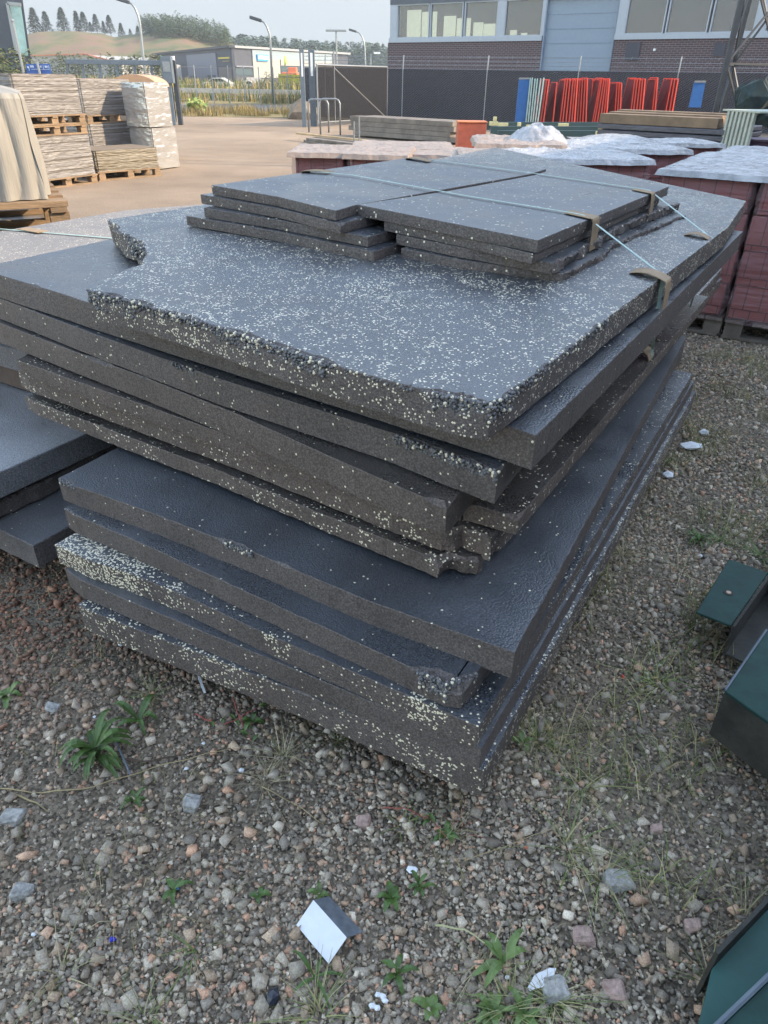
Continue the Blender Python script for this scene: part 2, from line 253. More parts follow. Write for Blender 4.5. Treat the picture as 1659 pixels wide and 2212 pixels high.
# ---------------------------------------------------------------- boards
def resample(pts,step):
    out=[]
    n=len(pts)
    for i in range(n):
        a,b=pts[i],pts[(i+1)%n]; L=(b-a).length; k=max(1,int(L/step))
        for j in range(k): out.append((a.lerp(b,j/k),i))
    return out
def board(label,pl,t,front,right,mat,left=None,rag=.0014,chips=(),torn=(),name='foam_board',group=None,extra=None,step=.012,seed=0,bead=None,inset=.0011,backleft=None):
    """front: pixels left->near corner, right: pixels near->far corner, chips: (px,py,radius,depth) dents of the top edge"""
    fr=[PB(*p,pl) for p in front]; rt=[PB(*p,pl) for p in right]
    pts=fr+rt; near=fr[-1]; far=rt[-1]
    lf=[PB(*p,pl) for p in left] if left else []
    bl=PB(*backleft,pl) if backleft else (lf[0] if lf else fr[0])+(far-near)
    pts=pts+[bl]+lf
    flat=[Vector((p.x,p.y,0)) for p in pts]
    rs=resample(flat,step); n=len(rs); area=sum(flat[i].x*flat[(i+1)%len(flat)].y-flat[(i+1)%len(flat)].x*flat[i].y for i in range(len(flat)))
    sg=1 if area>0 else -1
    ch=[(PB(c[0],c[1],pl),c[2],c[3]) for c in chips]
    R0=[];R1=[];R2=[];R3=[]
    for i,(p,seg) in enumerate(rs):
        a=rs[i-1][0]; b=rs[(i+1)%n][0]; tg=(b-a).normalized(); nr=Vector((tg.y,-tg.x,0))*sg
        am=rag*(5 if seg in torn else 1)
        def nz(k,s): return noise.noise(Vector((p.x*s,p.y*s,k+seed*3.1)))
        c=inset+abs(nz(1,25))*am*(.5 if seg not in torn else 1.5)
        for q,r_,d in ch:
            dd=math.hypot(p.x-q.x,p.y-q.y)
            if dd<r_: c+=d*(1-(dd/r_)**2)*(.65+.7*abs(nz(9,60)))
        o=nr*(nz(0,9)*am*(.7 if seg not in torn else 1.5)+nz(3,60)*am)
        zt=ZB(p,pl)
        R0.append(Vector((*(p-nr*c+o).xy,zt))); dz=min(c*.9+.0008,t*.6)
        R1.append(Vector((*(p+o).xy,zt-dz))); o2=nr*(nz(5,12)*am*(.7 if seg not in torn else 1.5)+nz(7,60)*am)
        R2.append(Vector((*(p+o*.5+o2*.5).xy,zt-max(t*.55,dz+.005)))); R3.append(Vector((*(p+o2-nr*.001).xy,zt-t)))
    mb=MB(); vs=R0+R1+R2+R3; fs=[tuple(range(n)),tuple(3*n+i for i in range(n-1,-1,-1))]
    for k in range(3): fs+=[(k*n+i,k*n+(i+1)%n,(k+1)*n+(i+1)%n,(k+1)*n+i) for i in range(n)]
    mb.add(vs,fs)
    o=mb.build(name,mat); sideface(o,mat); tag(o,label,'foam board',group)
    if bead:                          # loose round beads standing out of torn edges
        for nm,mm,fr_ in (('torn_beads',bead[1],.86),('pale_beads',bead[2],.14)):
            b=MB()
            for (p0,p1,cnt,dn) in bead[0]:
                a=PB(*p0,pl); c=PB(*p1,pl); tg=(c-a).normalized(); nr=Vector((tg.y,-tg.x,0)); 
                if nr.dot(Vector((p:=(a+c)/2).xy.to_3d()*-1))<0: nr=-nr
                for _ in range(int(cnt*fr_)):
                    s=random.random(); dpt=random.random()**1.2*dn; q=a.lerp(c,s)+nr*(random.uniform(-.007,.002)+.004*noise.noise(Vector((s*30,0,1))))+Vector((0,0,-dpt-.002*random.random()))
                    b.ico(q,random.uniform(.0032,.0052),.1)
            b.build(nm,mm,o,smooth=True)['kind']='stuff'
    return o
bd=M('dark_beads',(.12,.118,.12),.5,var=.5,scale=90); bw=M('cream_beads',(.70,.62,.46),.6,var=.1)
GL='dark foam boards of the big stack'
hL=(1.40,0,0)
cpatch=[((-.62,1.72,H-1.29),(.22,.30,.06),.62)]
def ctr(px,py,pl): return tuple(PB(px,py,pl))
pL3=(1.25,0,0)
e1=eps('board_speckled_bottom',.10,.6,1); e2=eps('board_plain_a',.006,.3,2); e3=eps('board_cream_patch',.035,.8,3,patch=[(ctr(190,1205,pL3),(.26,.30,.2),.42),(ctr(370,1275,pL3),(.05,.05,.1),.2),(ctr(590,1390,pL3),(.06,.06,.1),.22),(ctr(905,1525,pL3),(.07,.07,.1),.3)])
e4=eps('board_plain_b',.004,.3,4); e5=eps('board_plain_c',.004,.3,5,rough=.36); e6=eps('board_speckled_low',.055,.5,6,base=(.073,.063,.057),dirt=.25)
e7=eps('board_plain_d',.006,.3,7,base=(.070,.062,.057),dirt=.3); e8=eps('board_plain_e',.006,.3,8); e9=eps('board_plain_f',.003,.3,9); e10=eps('board_speckled_top',.092,.35,10,rough=.30,scale=225)
e11=eps('board_small_top',.014,.3,11,scale=150,rough=.33); e12=eps('board_small_low',.012,.3,12,scale=150)
board('lowest board of the big dark foam stack, thickly flecked with cream beads',(1.40,0,0),.098,[(168,1305),(200,1322),(326,1371),(652,1497),(1045,1665)],[(1503,846)],e1,group=GL,seed=1,chips=[(652,1497,.03,.006),(400,1400,.02,.005)])
board('plain dark board second from the bottom of the big foam stack',(1.325,0,0),.074,[(140,1228),(172,1252),(314,1313),(652,1452),(1040,1618)],[(1500,822)],e2,group=GL,seed=2)
board('foam board third from the bottom with a dense cream bead patch at its left end',pL3,.074,[(118,1176),(150,1190),(189,1209),(271,1235),(393,1284),(559,1362),(1035,1570)],[(1497,806)],e3,group=GL,seed=3)
board('dark foam board with a broken rounded near corner, fourth from the bottom',(1.175,0,0),.074,[(138,1098),(160,1112),(197,1127),(334,1186),(559,1291),(835,1417),(965,1478),(1000,1482),(1030,1452)],[(1070,1400),(1478,748)],e4,group=GL,seed=4,rag=.002,chips=[(940,1465,.07,.035),(1000,1480,.05,.03)],bead=([((900,1448),(965,1478),240,.05),((965,1478),(1030,1452),240,.06)],bd,bw))
board('broad plain foam board under the overhanging upper pile, with a dented lip',(1.10,0,0),.080,[(125,1033),(155,1048),(197,1062),(334,1110),(559,1198),(796,1298),(1112,1410)],[(1483,728)],e5,group=GL,seed=5,chips=[(505,1178,.07,.016),(145,1040,.04,.014),(610,1220,.03,.008)],rag=.002,bead=([((480,1168),(545,1193),130,.016),((127,1036),(160,1050),50,.012)],bd,bw))
board('lowest board of the overhanging upper pile, flecked cream, its near corner snapped off',(1.035,.008,.004),.055,[(53,853),(70,866),(466,1014),(700,1112),(947,1210),(975,1192),(1032,1202)],[(1087,1150),(1560,600)],e6,group=GL,seed=6,rag=.003,torn=(4,5,6),chips=[(947,1210,.05,.02)])
board('cream flecked foam board with crumbling stepped corner above the lowest overhanging board',(.97,.02,.008),.062,[(38,800),(60,812),(466,958),(935,1140),(965,1150),(1000,1140)],[(1061,1165),(1088,1120),(1560,580)],eps('board_speckled_low_b',.05,.6,21,base=(.073,.063,.057),dirt=.3),group=GL,seed=7,rag=.003,torn=(4,5,6))
board('thin foam board with a stained brown face, level with the narrow strip beside it',(.914,.028,.009),.053,[(36,778),(60,786),(466,930),(900,1090),(998,1088)],[(1420,610)],eps('board_stained',.012,.5,22,base=(.073,.063,.057),dirt=.5),group=GL,seed=8,rag=.002,backleft=(500,520))
board('narrow foam strip jutting out on the right beneath the thick overhanging boards',(.914,.028,.009),.052,[(1003,1086),(1040,1095),(1120,1118)],[(1530,640)],eps('board_strip',.03,.4,23,base=(.073,.063,.057)),group=GL,seed=9,rag=.002,chips=[(1117,1117,.04,.012)])
board('third thick foam board below the torn speckled one, its left end cut back',(.83,.03,.010),.080,[(-14,691),(0,698),(152,756),(304,812),(506,892),(708,984),(914,1074),(966,1090),(990,1068)],[(1400,600)],e7,group=GL,seed=10,chips=[(205,775,.06,.012),(225,785,.04,.01),(960,1085,.05,.016),(308,815,.03,.008)])
board('third wide foam board from the top, crumbled along its lip near the right end',(.745,.03,.013),.080,[(-50,626),(0,645),(70,671),(197,719),(466,816),(839,933),(970,984),(1075,1022)],[(1450,560)],e8,group=GL,seed=11,bead=([((370,783),(425,800),70,.014),((700,885),(735,898),40,.012),((850,938),(1075,1021),330,.022)],bd,bw),chips=[(375,785,.03,.01),(410,795,.03,.01),(900,955,.08,.02),(980,985,.07,.02),(1040,1010,.06,.016)])
board('thick foam board directly under the torn speckled board, with two gouges by its left end',(.655,.03,.016),.085,[(-45,578),(0,594),(126,632),(197,655),(1102,922),(1158,941)],[(1605,500)],e9,group=GL,seed=12,chips=[(75,617,.03,.008)])
pU6=(.565,.03,.018)
board('topmost wide foam board, densely flecked white, with broken crumbly edges',pU6,.080,[(187,626),(245,642),(290,652),(466,704),(600,750),(760,800),(900,838),(985,862),(1060,876)],[(1200,776),(1298,698),(1422,606),(1574,490),(1612,434)],e10,left=[(430,444),(235,474),(262,500),(300,522),(318,546),(301,568),(253,590)],group=GL,seed=13,rag=.0022,torn=(16,17,18,19,20,21),
  chips=[(230,640,.07,.03),(300,655,.06,.03),(380,685,.09,.022),(520,722,.08,.03),(600,750,.08,.035),(680,775,.07,.028),(960,855,.06,.03),(1020,868,.06,.03),(1110,845,.05,.009),(1180,792,.05,.010),(1230,752,.04,.010),(1290,704,.05,.009),(1350,660,.04,.006),(250,490,.05,.02),(300,525,.05,.02)],
  bead=([((187,626),(290,652),420,.05),((290,652),(466,704),260,.02),((466,704),(700,782),750,.035),((700,782),(900,838),60,.012),((935,848),(1058,872),420,.045),((1060,876),(1110,844),160,.04),((235,474),(318,546),500,.06),((1100,850),(1312,688),380,.022)],bd,bw))
# small boards strapped on top: two columns of four
GS='small foam boards strapped on top of the stack'
pS=[(.434+.034*i-.0*i,.04,.010) for i in range(4)]
board('top small foam board at the left, lying beside the slightly higher right one',pS[0],.032,[(457,400),(600,425),(725,455),(767,443)],[(956,409.5),(1143,376.5),(1180,365)],e11,group=GS,seed=14,step=.015,backleft=(890,340))
board('second small foam board in the left pile, its end chipped vertically',(.468,.04,.010),.032,[(433,420),(600,450),(735,483)],[(1100,392)],e12,group=GS,seed=15,step=.015,chips=[(735,483,.03,.012)],backleft=(860,350))
board('third small foam board in the left pile, jutting right past the two above',(.502,.04,.010),.032,[(440,449),(600,475),(795,512)],[(1150,410)],eps('small_c',.012,.3,15,scale=150),group=GS,seed=16,step=.015,backleft=(850,360))
board('lowest small foam board of the left pile, longest and furthest left',(.536,.04,.010),.034,[(402,466),(600,500),(807,544)],[(1180,420)],eps('small_d',.014,.3,16,scale=150),group=GS,seed=17,step=.015,backleft=(830,370))
board('top small foam board at the right, carrying both card strap corners',(.432,.04,.010),.036,[(773,442),(1000,487),(1162,519)],[(1445,403)],eps('small_e',.014,.3,17,scale=150,rough=.33),group=GS,seed=18,step=.015,backleft=(1208,362),left=[(1151,379),(968,412.5)])
board('second small foam board of the right pile, set back under the top one',(.470,.04,.010),.030,[(830,478),(1000,512),(1150,548)],[(1425,425)],e12,group=GS,seed=19,step=.015,backleft=(1215,375))
board('ragged small foam board of the right pile, torn along its right side',(.502,.04,.010),.032,[(856,506),(1000,535),(1195,569)],[(1270,530),(1330,492),(1400,462),(1468,438)],eps('small_f',.012,.3,18,scale=150),group=GS,seed=20,step=.01,rag=.0022,torn=(2,3,4,5,6),backleft=(1210,385))
board('lowest small foam board of the right pile, its torn side reaching furthest right',(.536,.04,.010),.034,[(867,536),(1000,562),(1218,592)],[(1255,570),(1310,548),(1318,528),(1400,495),(1480,465)],eps('small_g',.014,.3,19,scale=150),group=GS,seed=21,step=.01,rag=.0022,torn=(2,3,4,5,6,7),backleft=(1230,390))
# straps and card corners
def ribbon(pts,wd,th=.0012,side=None):
    mb=MB()
    for i in range(len(pts)-1):
        a,b=Vector(pts[i]),Vector(pts[i+1]); t=(b-a).normalized(); s=(side or t.cross(Vector((0,0,1)))).normalized(); n=s.cross(t).normalized()
        mb.box((a+b)/2,(wd,(b-a).length+.002,th),(s,t,n))
    return mb
def cardcorner(label,a,b,c,wd,parent=None,bend=.0):
    """folded strip: a on top, b at the edge, c hanging down"""
    a,b,c=Vector(a),Vector(b),Vector(c); s=VB.copy(); pts=[]
    for i in range(5): 
        f=i/4; pts.append(a.lerp(b,f)+Vector((0,0,bend*math.sin(f*3.14))))
    out=(b-a); out.z=0; out.normalize()
    pts.append(b+out*.004+Vector((0,0,-.006)))
    for i in range(1,4): pts.append((b+out*.006).lerp(c,i/3))
    mb=MB(); n=len(pts); th=.002
    vs=[]
    for p in pts: vs+=[p-s*wd/2,p+s*wd/2,p-s*wd/2+Vector((out.x*th,out.y*th,th)),p+s*wd/2+Vector((out.x*th,out.y*th,th))]
    fs=[]
    for i in range(n-1):
        k=i*4; fs+=[(k,k+1,k+5,k+4),(k+2,k+6,k+7,k+3),(k,k+4,k+6,k+2),(k+1,k+3,k+7,k+5)]
    fs+=[(0,2,3,1),(4*n-4,4*n-3,4*n-1,4*n-2)]; mb.add(vs,fs)
    return tag(mb.build('card_corner',mt['card'],smooth=False),label,'card corner','card strap corners on the foam stack')
up=Vector((0,0,.004)); pT=(.430,.04,.010)
s1=[PB(*p,pT)+up for p in [(672,372),(760,380),(1000,424),(1240,463)]]
s1c=PB(1262,468,pT)+up; s1+=[s1c, PB(1415,588,pU6)+up*2, PB(1432,600,pU6)+up, Vector((*PB(1436,606,pU6).xy,H-.66))]
q=PB(1436,606,pU6); qc=PB(1403,770,(.908,.028,.009)); s1+=[Vector((qc.x+.005,qc.y,qc.z+.03)),Vector((qc.x+.006,qc.y-.004,qc.z-.05))]
ob=ribbon(s1,.011).build('strap',mt['strap']); tag(ob,'pale green plastic strap nearest the camera, over both foam piles','strap','straps over the big foam stack')
s2=[PB(*p,pT)+up for p in [(885,343),(960,350),(1130,373),(1385,410)]]+[PB(1402,413,pT)+up, PB(1518,505,pU6)+up*2, PB(1530,513,pU6)+up]
q2=PB(1532,516,pU6); s2+=[Vector((q2.x,q2.y,H-.68)),Vector((q2.x-.01,q2.y,H-.8))]
ob=ribbon(s2,.011).build('strap',mt['strap']); tag(ob,'pale plastic strap further back, crossing the small foam boards','strap','straps over the big foam stack')
a=PB(1225,458,pT)+up*.3; b=PB(1286,472,pT)+up*.5; cardcorner('folded card corner under the near strap on the top small board',a,b,b+Vector((.004,-.004,-.105)),.075)
a=PB(1368,409,pT)+up*.3; b=PB(1410,418,pT)+up*.5; cardcorner('small folded card corner under the rear strap on the top small board',a,b,b+Vector((.004,-.004,-.085)),.06)
a=PB(1365,586,pU6)+up*.3; b=PB(1442,606,pU6)+up*.5; cardcorner('bent card corner on the edge of the speckled board, near strap',a,b,b+Vector((.006,-.004,-.09)),.075,bend=.012)
a=PB(1480,507,pU6)+up*.3; b=PB(1531,516,pU6)+up*.3; cardcorner('card corner on the edge of the speckled board, rear strap',a,b,b+Vector((.004,-.004,-.03)),.06,bend=.012)
a=PB(1388,772,(.914,.028,.009)); cardcorner('curled card corner poking out between boards on the right side',a+Vector((-.045,.01,.012)),a+Vector((.02,-.005,.022)),a+Vector((.035,-.01,-.035)),.08,bend=.02)
a=PB(640,374,pT); cardcorner('dark folded card at the left end of the near strap',PB(715,373,pT)+up*.3,PB(662,370,pT)+up*.5,PB(660,371,pT)+Vector((-.006,0,-.03)),.06,bend=.004)
a=PB(640,374,pT); cardcorner('flat card at the far end of the rear strap',PB(930,349,pT)+up*.3,PB(884,342,pT)+up*.5,PB(882,342,pT)+Vector((-.006,0,-.03)),.06,bend=.004)
# bearers
def bearer(c,ax,L,wd,ht,label,mat='wood',group='timbers under the foam stacks'):
    mb=MB(); mb.box(c,(L,wd,ht),(ax,Vector((-ax.y,ax.x,0)),Vector((0,0,1)))); return tag(mb.build('timber_bearer',mt[mat],bevel=.004),label,'timber',group)
c0=P(1045,1723,.11)+UA*.12
for k,(v,lb) in enumerate([(.35,'timber under the near end of the big foam stack'),(1.35,'pale timber end showing under the right side of the big stack'),(2.5,'timber under the far end of the big foam stack')]):
    c=c0+UA*.62+VB*v; bearer((c.x,c.y,.062),UA,1.24 if k!=1 else 1.36,.09,.12,lb)
# left stack
GQ='dark foam boards of the left stack'
def qboard(label,z,t,near,frontdir,wid,length,mat,seed,rag=.002,chips=()):
    n=P(*near,z); pts=[n+UA*wid,n,n+VB*length,n+UA*wid+VB*length]
    flat=[Vector((p.x,p.y,0)) for p in pts]; rs=resample(flat,.015); N_=len(rs); R0=[];R1=[];R3=[]
    ch=[(P(c[0],c[1],z),c[2],c[3]) for c in chips]
    for i,(p,sg_) in enumerate(rs):
        a=rs[i-1][0]; b=rs[(i+1)%N_][0]; tg=(b-a).normalized(); nr=Vector((tg.y,-tg.x,0)); cen=(flat[0]+flat[2])/2
        if nr.dot(p-cen)<0: nr=-nr
        c=.003+abs(noise.noise(Vector((p.x*25,p.y*25,seed))))*rag*1.5
        for q_,r_,d in ch:
            dd=(p-Vector((q_.x,q_.y,0))).length
            if dd<r_: c+=d*(1-(dd/r_)**2)*(.7+.6*abs(noise.noise(p*60)))
        o=nr*noise.noise(Vector((p.x*14,p.y*14,seed)))*rag*1.5; o2=nr*noise.noise(Vector((p.x*24,p.y*24,seed+4)))*rag*1.5
        R0.append(Vector((*(p-nr*c+o).xy,z))); R1.append(Vector((*(p+o).xy,z-min(.9*c,t*.7)))); R3.append(Vector((*(p+o2).xy,z-t)))
    mb=MB(); fs=[tuple(range(N_)),tuple(2*N_+i for i in range(N_-1,-1,-1))]
    for k in range(2): fs+=[(k*N_+i,k*N_+(i+1)%N_,(k+1)*N_+(i+1)%N_,(k+1)*N_+i) for i in range(N_)]
    mb.add(R0+R1+R3,fs); o_=mb.build('foam_board',mat); sideface(o_,mat); return tag(o_,label,'foam board',GQ)
e20=eps('left_board_a',.002,.3,31,base=(.085,.085,.088),rough=.5); e21=eps('left_board_b',.003,.3,32)
qboard('lowest board of the left foam stack, brown front edge just above the gravel',.215,.095,(71,1179),None,1.2,2.1,e20,1)
qboard('dark left stack board with a crumbled right side, second from below',.30,.075,(-120,1132),None,1.2,2.15,e21,2,rag=.008,chips=[(60,1050,.25,.03)])
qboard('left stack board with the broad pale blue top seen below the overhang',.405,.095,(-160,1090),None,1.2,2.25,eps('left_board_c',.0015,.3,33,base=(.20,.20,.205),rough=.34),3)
nQ=P(-160,1090,.405)
vq=(P(20,800,.46)-nQ).dot(VB)
for k,v in enumerate([vq,vq+1.0]):
    c=nQ+UA*.62+VB*v; bearer((c.x,c.y,.465),UA,1.15,.10,.10,['dark wood bearer on the pale left board, nearer one','dark wood bearer on the pale left board, further back'][k],'darkwood')
c=nQ+UA*.6; 
for k,v in enumerate([.5,1.6]):
    c=P(71,1179,.215)+UA*.6+VB*v; bearer((c.x,c.y,.058),UA,1.1,.1,.115,['timber under the left foam stack, near end','timber under the left foam stack, far end'][k],'darkwood')
nq=PB(-60,640,(.80,0,0)); ql=[('upper left stack board with sunlit pale grey top under the thin strap',.92,.10),('second upper board of the left stack, under the sunlit one',.815,.098),('third upper board of the left stack, above the wood bearers',.715,.098),('lowest upper board of the left stack, resting on wood bearers',.615,.098)]
qb0=P(421,444,.92); nrq=qb0-VB*2.75
for k,(lb,z,t) in enumerate(ql):
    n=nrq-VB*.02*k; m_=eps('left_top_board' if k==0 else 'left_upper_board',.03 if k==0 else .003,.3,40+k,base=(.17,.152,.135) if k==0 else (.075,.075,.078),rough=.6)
    rr=ray; 
    nr_=Vector((-1.30,2.75,0)); pts=[P(-250,548,.92),P(0,500,.92),P(121,480,.92),P(270,455,.92),P(421,443,.92),P(520,436,.92),nr_]; jt=Vector((.012*math.sin(k*2.1),.012*math.cos(k*3.3),0)); mb=MB(); mb.prism([Vector((p.x,p.y,z-t))+jt for p in pts],(0,0,t)); o_=mb.build('foam_board',m_); sideface(o_,m_,0); tag(o_,lb,'foam board',GQ)
z=.925; a=P(8,495,z); b=P(250,515,z); ob=ribbon([a+(a-b)*.5,a,b,b+(b-a)*.2],.014).build('strap',mt['strap']); tag(ob,'pale strap lying across the sunlit left foam stack','strap')
mb=MB(); c=P(70,497,.928); mb.box(c,(.16,.06,.003),(UA,VB,Vector((0,0,1)))); tag(mb.build('card_corner',mt['card']),'flat card scrap under the strap on the left foam stack','card corner')
# ================================================================ large structures
def brick_mat(name,c1,c2,mortar,bw=.25,rh=.078,ms=.012):
    m=bpy.data.materials.new(name); m.use_nodes=True; t=m.node_tree; N=t.nodes; L=t.links; b=N['Principled BSDF']; b.inputs['Roughness'].default_value=.85
    tc=N.new('ShaderNodeTexCoord'); br=N.new('ShaderNodeTexBrick'); L.new(tc.outputs['UV'],br.inputs[0]); br.inputs['Scale'].default_value=1
    br.inputs['Color1'].default_value=(*c1,1); br.inputs['Color2'].default_value=(*c2,1); br.inputs['Mortar'].default_value=(*mortar,1); br.inputs['Mortar Size'].default_value=ms; br.inputs['Brick Width'].default_value=bw; br.inputs['Row Height'].default_value=rh
    L.new(br.outputs[0],b.inputs['Base Color']); return m
def corr_mat(name,c,pitch,rough=.5,axis='u'):
    m=M(name,c,rough,var=.06,scale=3); t=m.node_tree; N=t.nodes; L=t.links; tc=N.new('ShaderNodeTexCoord'); wv=N.new('ShaderNodeTexWave'); wv.inputs['Scale'].default_value=pitch; wv.bands_direction='X' if axis=='u' else 'Y'; L.new(tc.outputs['UV'],wv.inputs[0])
    bp=N.new('ShaderNodeBump'); bp.inputs['Distance'].default_value=.03; L.new(wv.outputs[1],bp.inputs['Height']); L.new(bp.outputs[0],N['Principled BSDF'].inputs['Normal']); return m
class WP:                              # wall plane helper: s along, z up, d outwards
    def __init__(s,p0,dr): s.p=Vector((p0[0],p0[1],0)); s.d=Vector((dr[0],dr[1],0)).normalized(); s.n=Vector((s.d.y,-s.d.x,0)); 
    def at(s,a,z,d=0): return s.p+s.d*a+s.n*d+Vector((0,0,z))
    def px(s,x,y): q=PV(x,y,s.p,s.d); return (q-s.p).dot(s.d),q.z
    def slab(s,mb,a0,a1,z0,z1,d0,d1): mb.box(s.at((a0+a1)/2,(z0+z1)/2,(d0+d1)/2),(a1-a0,abs(d1-d0),z1-z0),(s.d,s.n,Vector((0,0,1)))); return mb
    def uv(s,o):
        me=o.data; u=me.uv_layers.new(name='UVMap')
        for l in me.loops:
            q=o.matrix_world@me.vertices[l.vertex_index].co-s.p; u.data[l.index].uv=(q.dot(s.d)+q.dot(s.n),q.z)
# ---- brick workshop behind the fence
W=WP((.46,44.1),(14.37,-10.5)); W.n=-W.n if W.n.y>0 else W.n
bld=empty('brick_building',W.at(0,0),'dark brick workshop with strip windows and a grey roller door behind the fence','building')
bm_=brick_mat('dark_brick',(.075,.04,.045),(.05,.028,.034),(.16,.13,.13)); facia=corr_mat('facade_sheet',(.13,.155,.19),12)
def wb(nm,mt_,rects,par=bld,uv=False):
    mb=MB()
    for r_ in rects: W.slab(mb,*r_)
    o=mb.build(nm,mt_,par)
    if uv: bpy.context.view_layer.update(); W.uv(o)
    return o
S=lambda x,y=80: W.px(x,y)[0]
sL=S(838); zs=W.px(1000,84)[1]; zt=W.px(1000,9)[1]; sD0,sD1=S(1176),S(1327); sR=46
wb('wall',bm_,[(sL,sD0-.15,0,zs-.12,-.3,0),(sD1+.02,sR,0,zs-.12,-.3,0),(sD0-.15,sD0-.05,0,zs-.12,-.3,0)],uv=True)
wb('fascia',facia,[(sL+.15,sR,zt+.1,7.2,-.3,.05)],uv=True)
wb('end_wall',bm_,[(sL,sL+.3,0,7.1,-14,-.31)],uv=True)
wb('roof',mt['dsteel'],[(sL-.1,sR,7.2,7.4,-14,.2)])
whitef=M('window_white',(.33,.36,.40),.5,var=.04)
wb('window_sill',whitef,[(sL+.1,sD0-.1,zs-.12,zs+.08,-.3,.07),(sD1+.02,sR,zs-.12,zs+.08,-.3,.07)])
glass=M('window_glass',(.13,.14,.17),.08,var=.05,spec=.8,alpha=.42)
pale=bpy.data.materials.new('daylit_panel'); pale.use_nodes=True; pb=pale.node_tree.nodes['Principled BSDF']; pb.inputs['Base Color'].default_value=(.62,.68,.52,1); pb.inputs['Emission Color'].default_value=(.72,.80,.60,1); pb.inputs['Emission Strength'].default_value=.35
room=M('room_dark',(.16,.15,.17),.9)
def window(a,b,pan=()):
    f=MB(); zb,zz=zs+.08,zt+.1; q=.05
    for r_ in ((a,a+q),(b-q,b)): W.slab(f,r_[0],r_[1],zb,zz,-.12,.02)
    W.slab(f,a+q,b-q,zz-q,zz,-.12,.02); W.slab(f,a+q,b-q,zb,zb+q*.6,-.12,.02)
    fo=f.build('window',whitef,bld); g=MB(); W.slab(g,a+q,b-q,zb+q*.6,zz-q,-.08,-.06); g.build('pane',glass,fo)
    if pan:
        p=MB()
        for (x0,x1,y0,y1) in pan:
            s0,s1=S(x0),S(x1); W.slab(p,s0+.1,s1+.1,W.px(x0,y1)[1],W.px((x0+x1)/2,y0)[1],-.55,-.5)
        p.build('far_window_light',pale,fo)
pn=[[(863,892,20,79),(895,926,24,79)],[(942,967,33,79),(970,999,38,79)],[(1006,1026,47,79),(1028,1053,50,79),(1060,1070,58,79)],[(1086,1100,64,79),(1110,1123,70,79),(1125,1143,74,79)]]
for (a,b),p in zip([(857,926),(928,998),(1001,1072),(1087,1168)],pn): window(S(a),S(b),p)
for a,b in [(1346,1430),(1434,1524),(1529,1625),(1647,1740),(1745,1840)]: window(S(a),S(b))
for q_ in [(sL+.15,S(857),zs+.08,zt+.1,-.3,.03),(S(1072),S(1087),zs+.08,zt+.1,-.3,.03),(S(1168),sD0-.05,zs+.08,zt+.1,-.3,.03),(sD1+.02,S(1346),zs+.08,zt+.1,-.3,.03),(S(1625),S(1647),zs+.08,zt+.1,-.3,.03)]: wb('mullion_post',whitef,[q_])
wb('room_back',room,[(sL+.4,sR,0,7.0,-1.6,-1.5),(sL+.4,sR,zs-.3,zs-.2,-1.5,-.31)])
door=M('roller_door_sheet',(.20,.25,.31),.6,var=.03)
d_=wb('roller_door',door,[(sD0,sD1,0,zt+.05,-.22,-.12)],uv=True)
g=MB(); 
for k in range(9): W.slab(g,sD0+.02,sD1-.02,.25+k*.55,.275+k*.55,-.121,-.105)
g.build('door_rib',M('door_rib_dark',(.15,.20,.27),.5),d_)
wb('door_frame',M('door_frame_paint',(.16,.21,.28),.5),[(sD0-.05,sD0,0,zt+.1,-.3,.05),(sD1,sD1+.02,0,zt+.1,-.3,.05),(sD0,sD1,zt+.05,zt+.1,-.3,.04)])
for a,b,y0,y1 in [(1357,1387,92,130),(1549,1573,92,121)]:
    wb('wall_vent',M('vent_dark',(.035,.035,.05),.6),[(S(a),S(b),W.px(a,y1)[1],W.px(a,y0)[1],.001,.05)])
wb('wall_lamp',mt['white'],[(S(1418),S(1422),W.px(1418,110)[1],W.px(1418,105)[1],.001,.12)])
# ---- tall hall standing outside the picture on the right: it throws the shade over the yard
HW=WP((9.0,0),(math.sin(R(35)),math.cos(R(35)))); HW.n=Vector((-HW.d.y,HW.d.x,0))
hall=empty('storage_hall',HW.at(0,0),'long grey sheet metal storage hall to the right of the yard','building')
mb=MB(); HW.slab(mb,-30,17,0,7.12,-10,0); o=mb.build('wall',corr_mat('hall_sheet',(.30,.32,.33),10),hall); bpy.context.view_layer.update(); HW.uv(o)
mb=MB(); HW.slab(mb,-30.2,17.2,7.12,7.3,-10.2,.2); mb.build('roof',mt['dsteel'],hall)
for k in range(-28,15,7): mb=MB(); HW.slab(mb,k,k+3.6,0,4,.002,.05); mb.build('door',mt['gsteel'],hall)
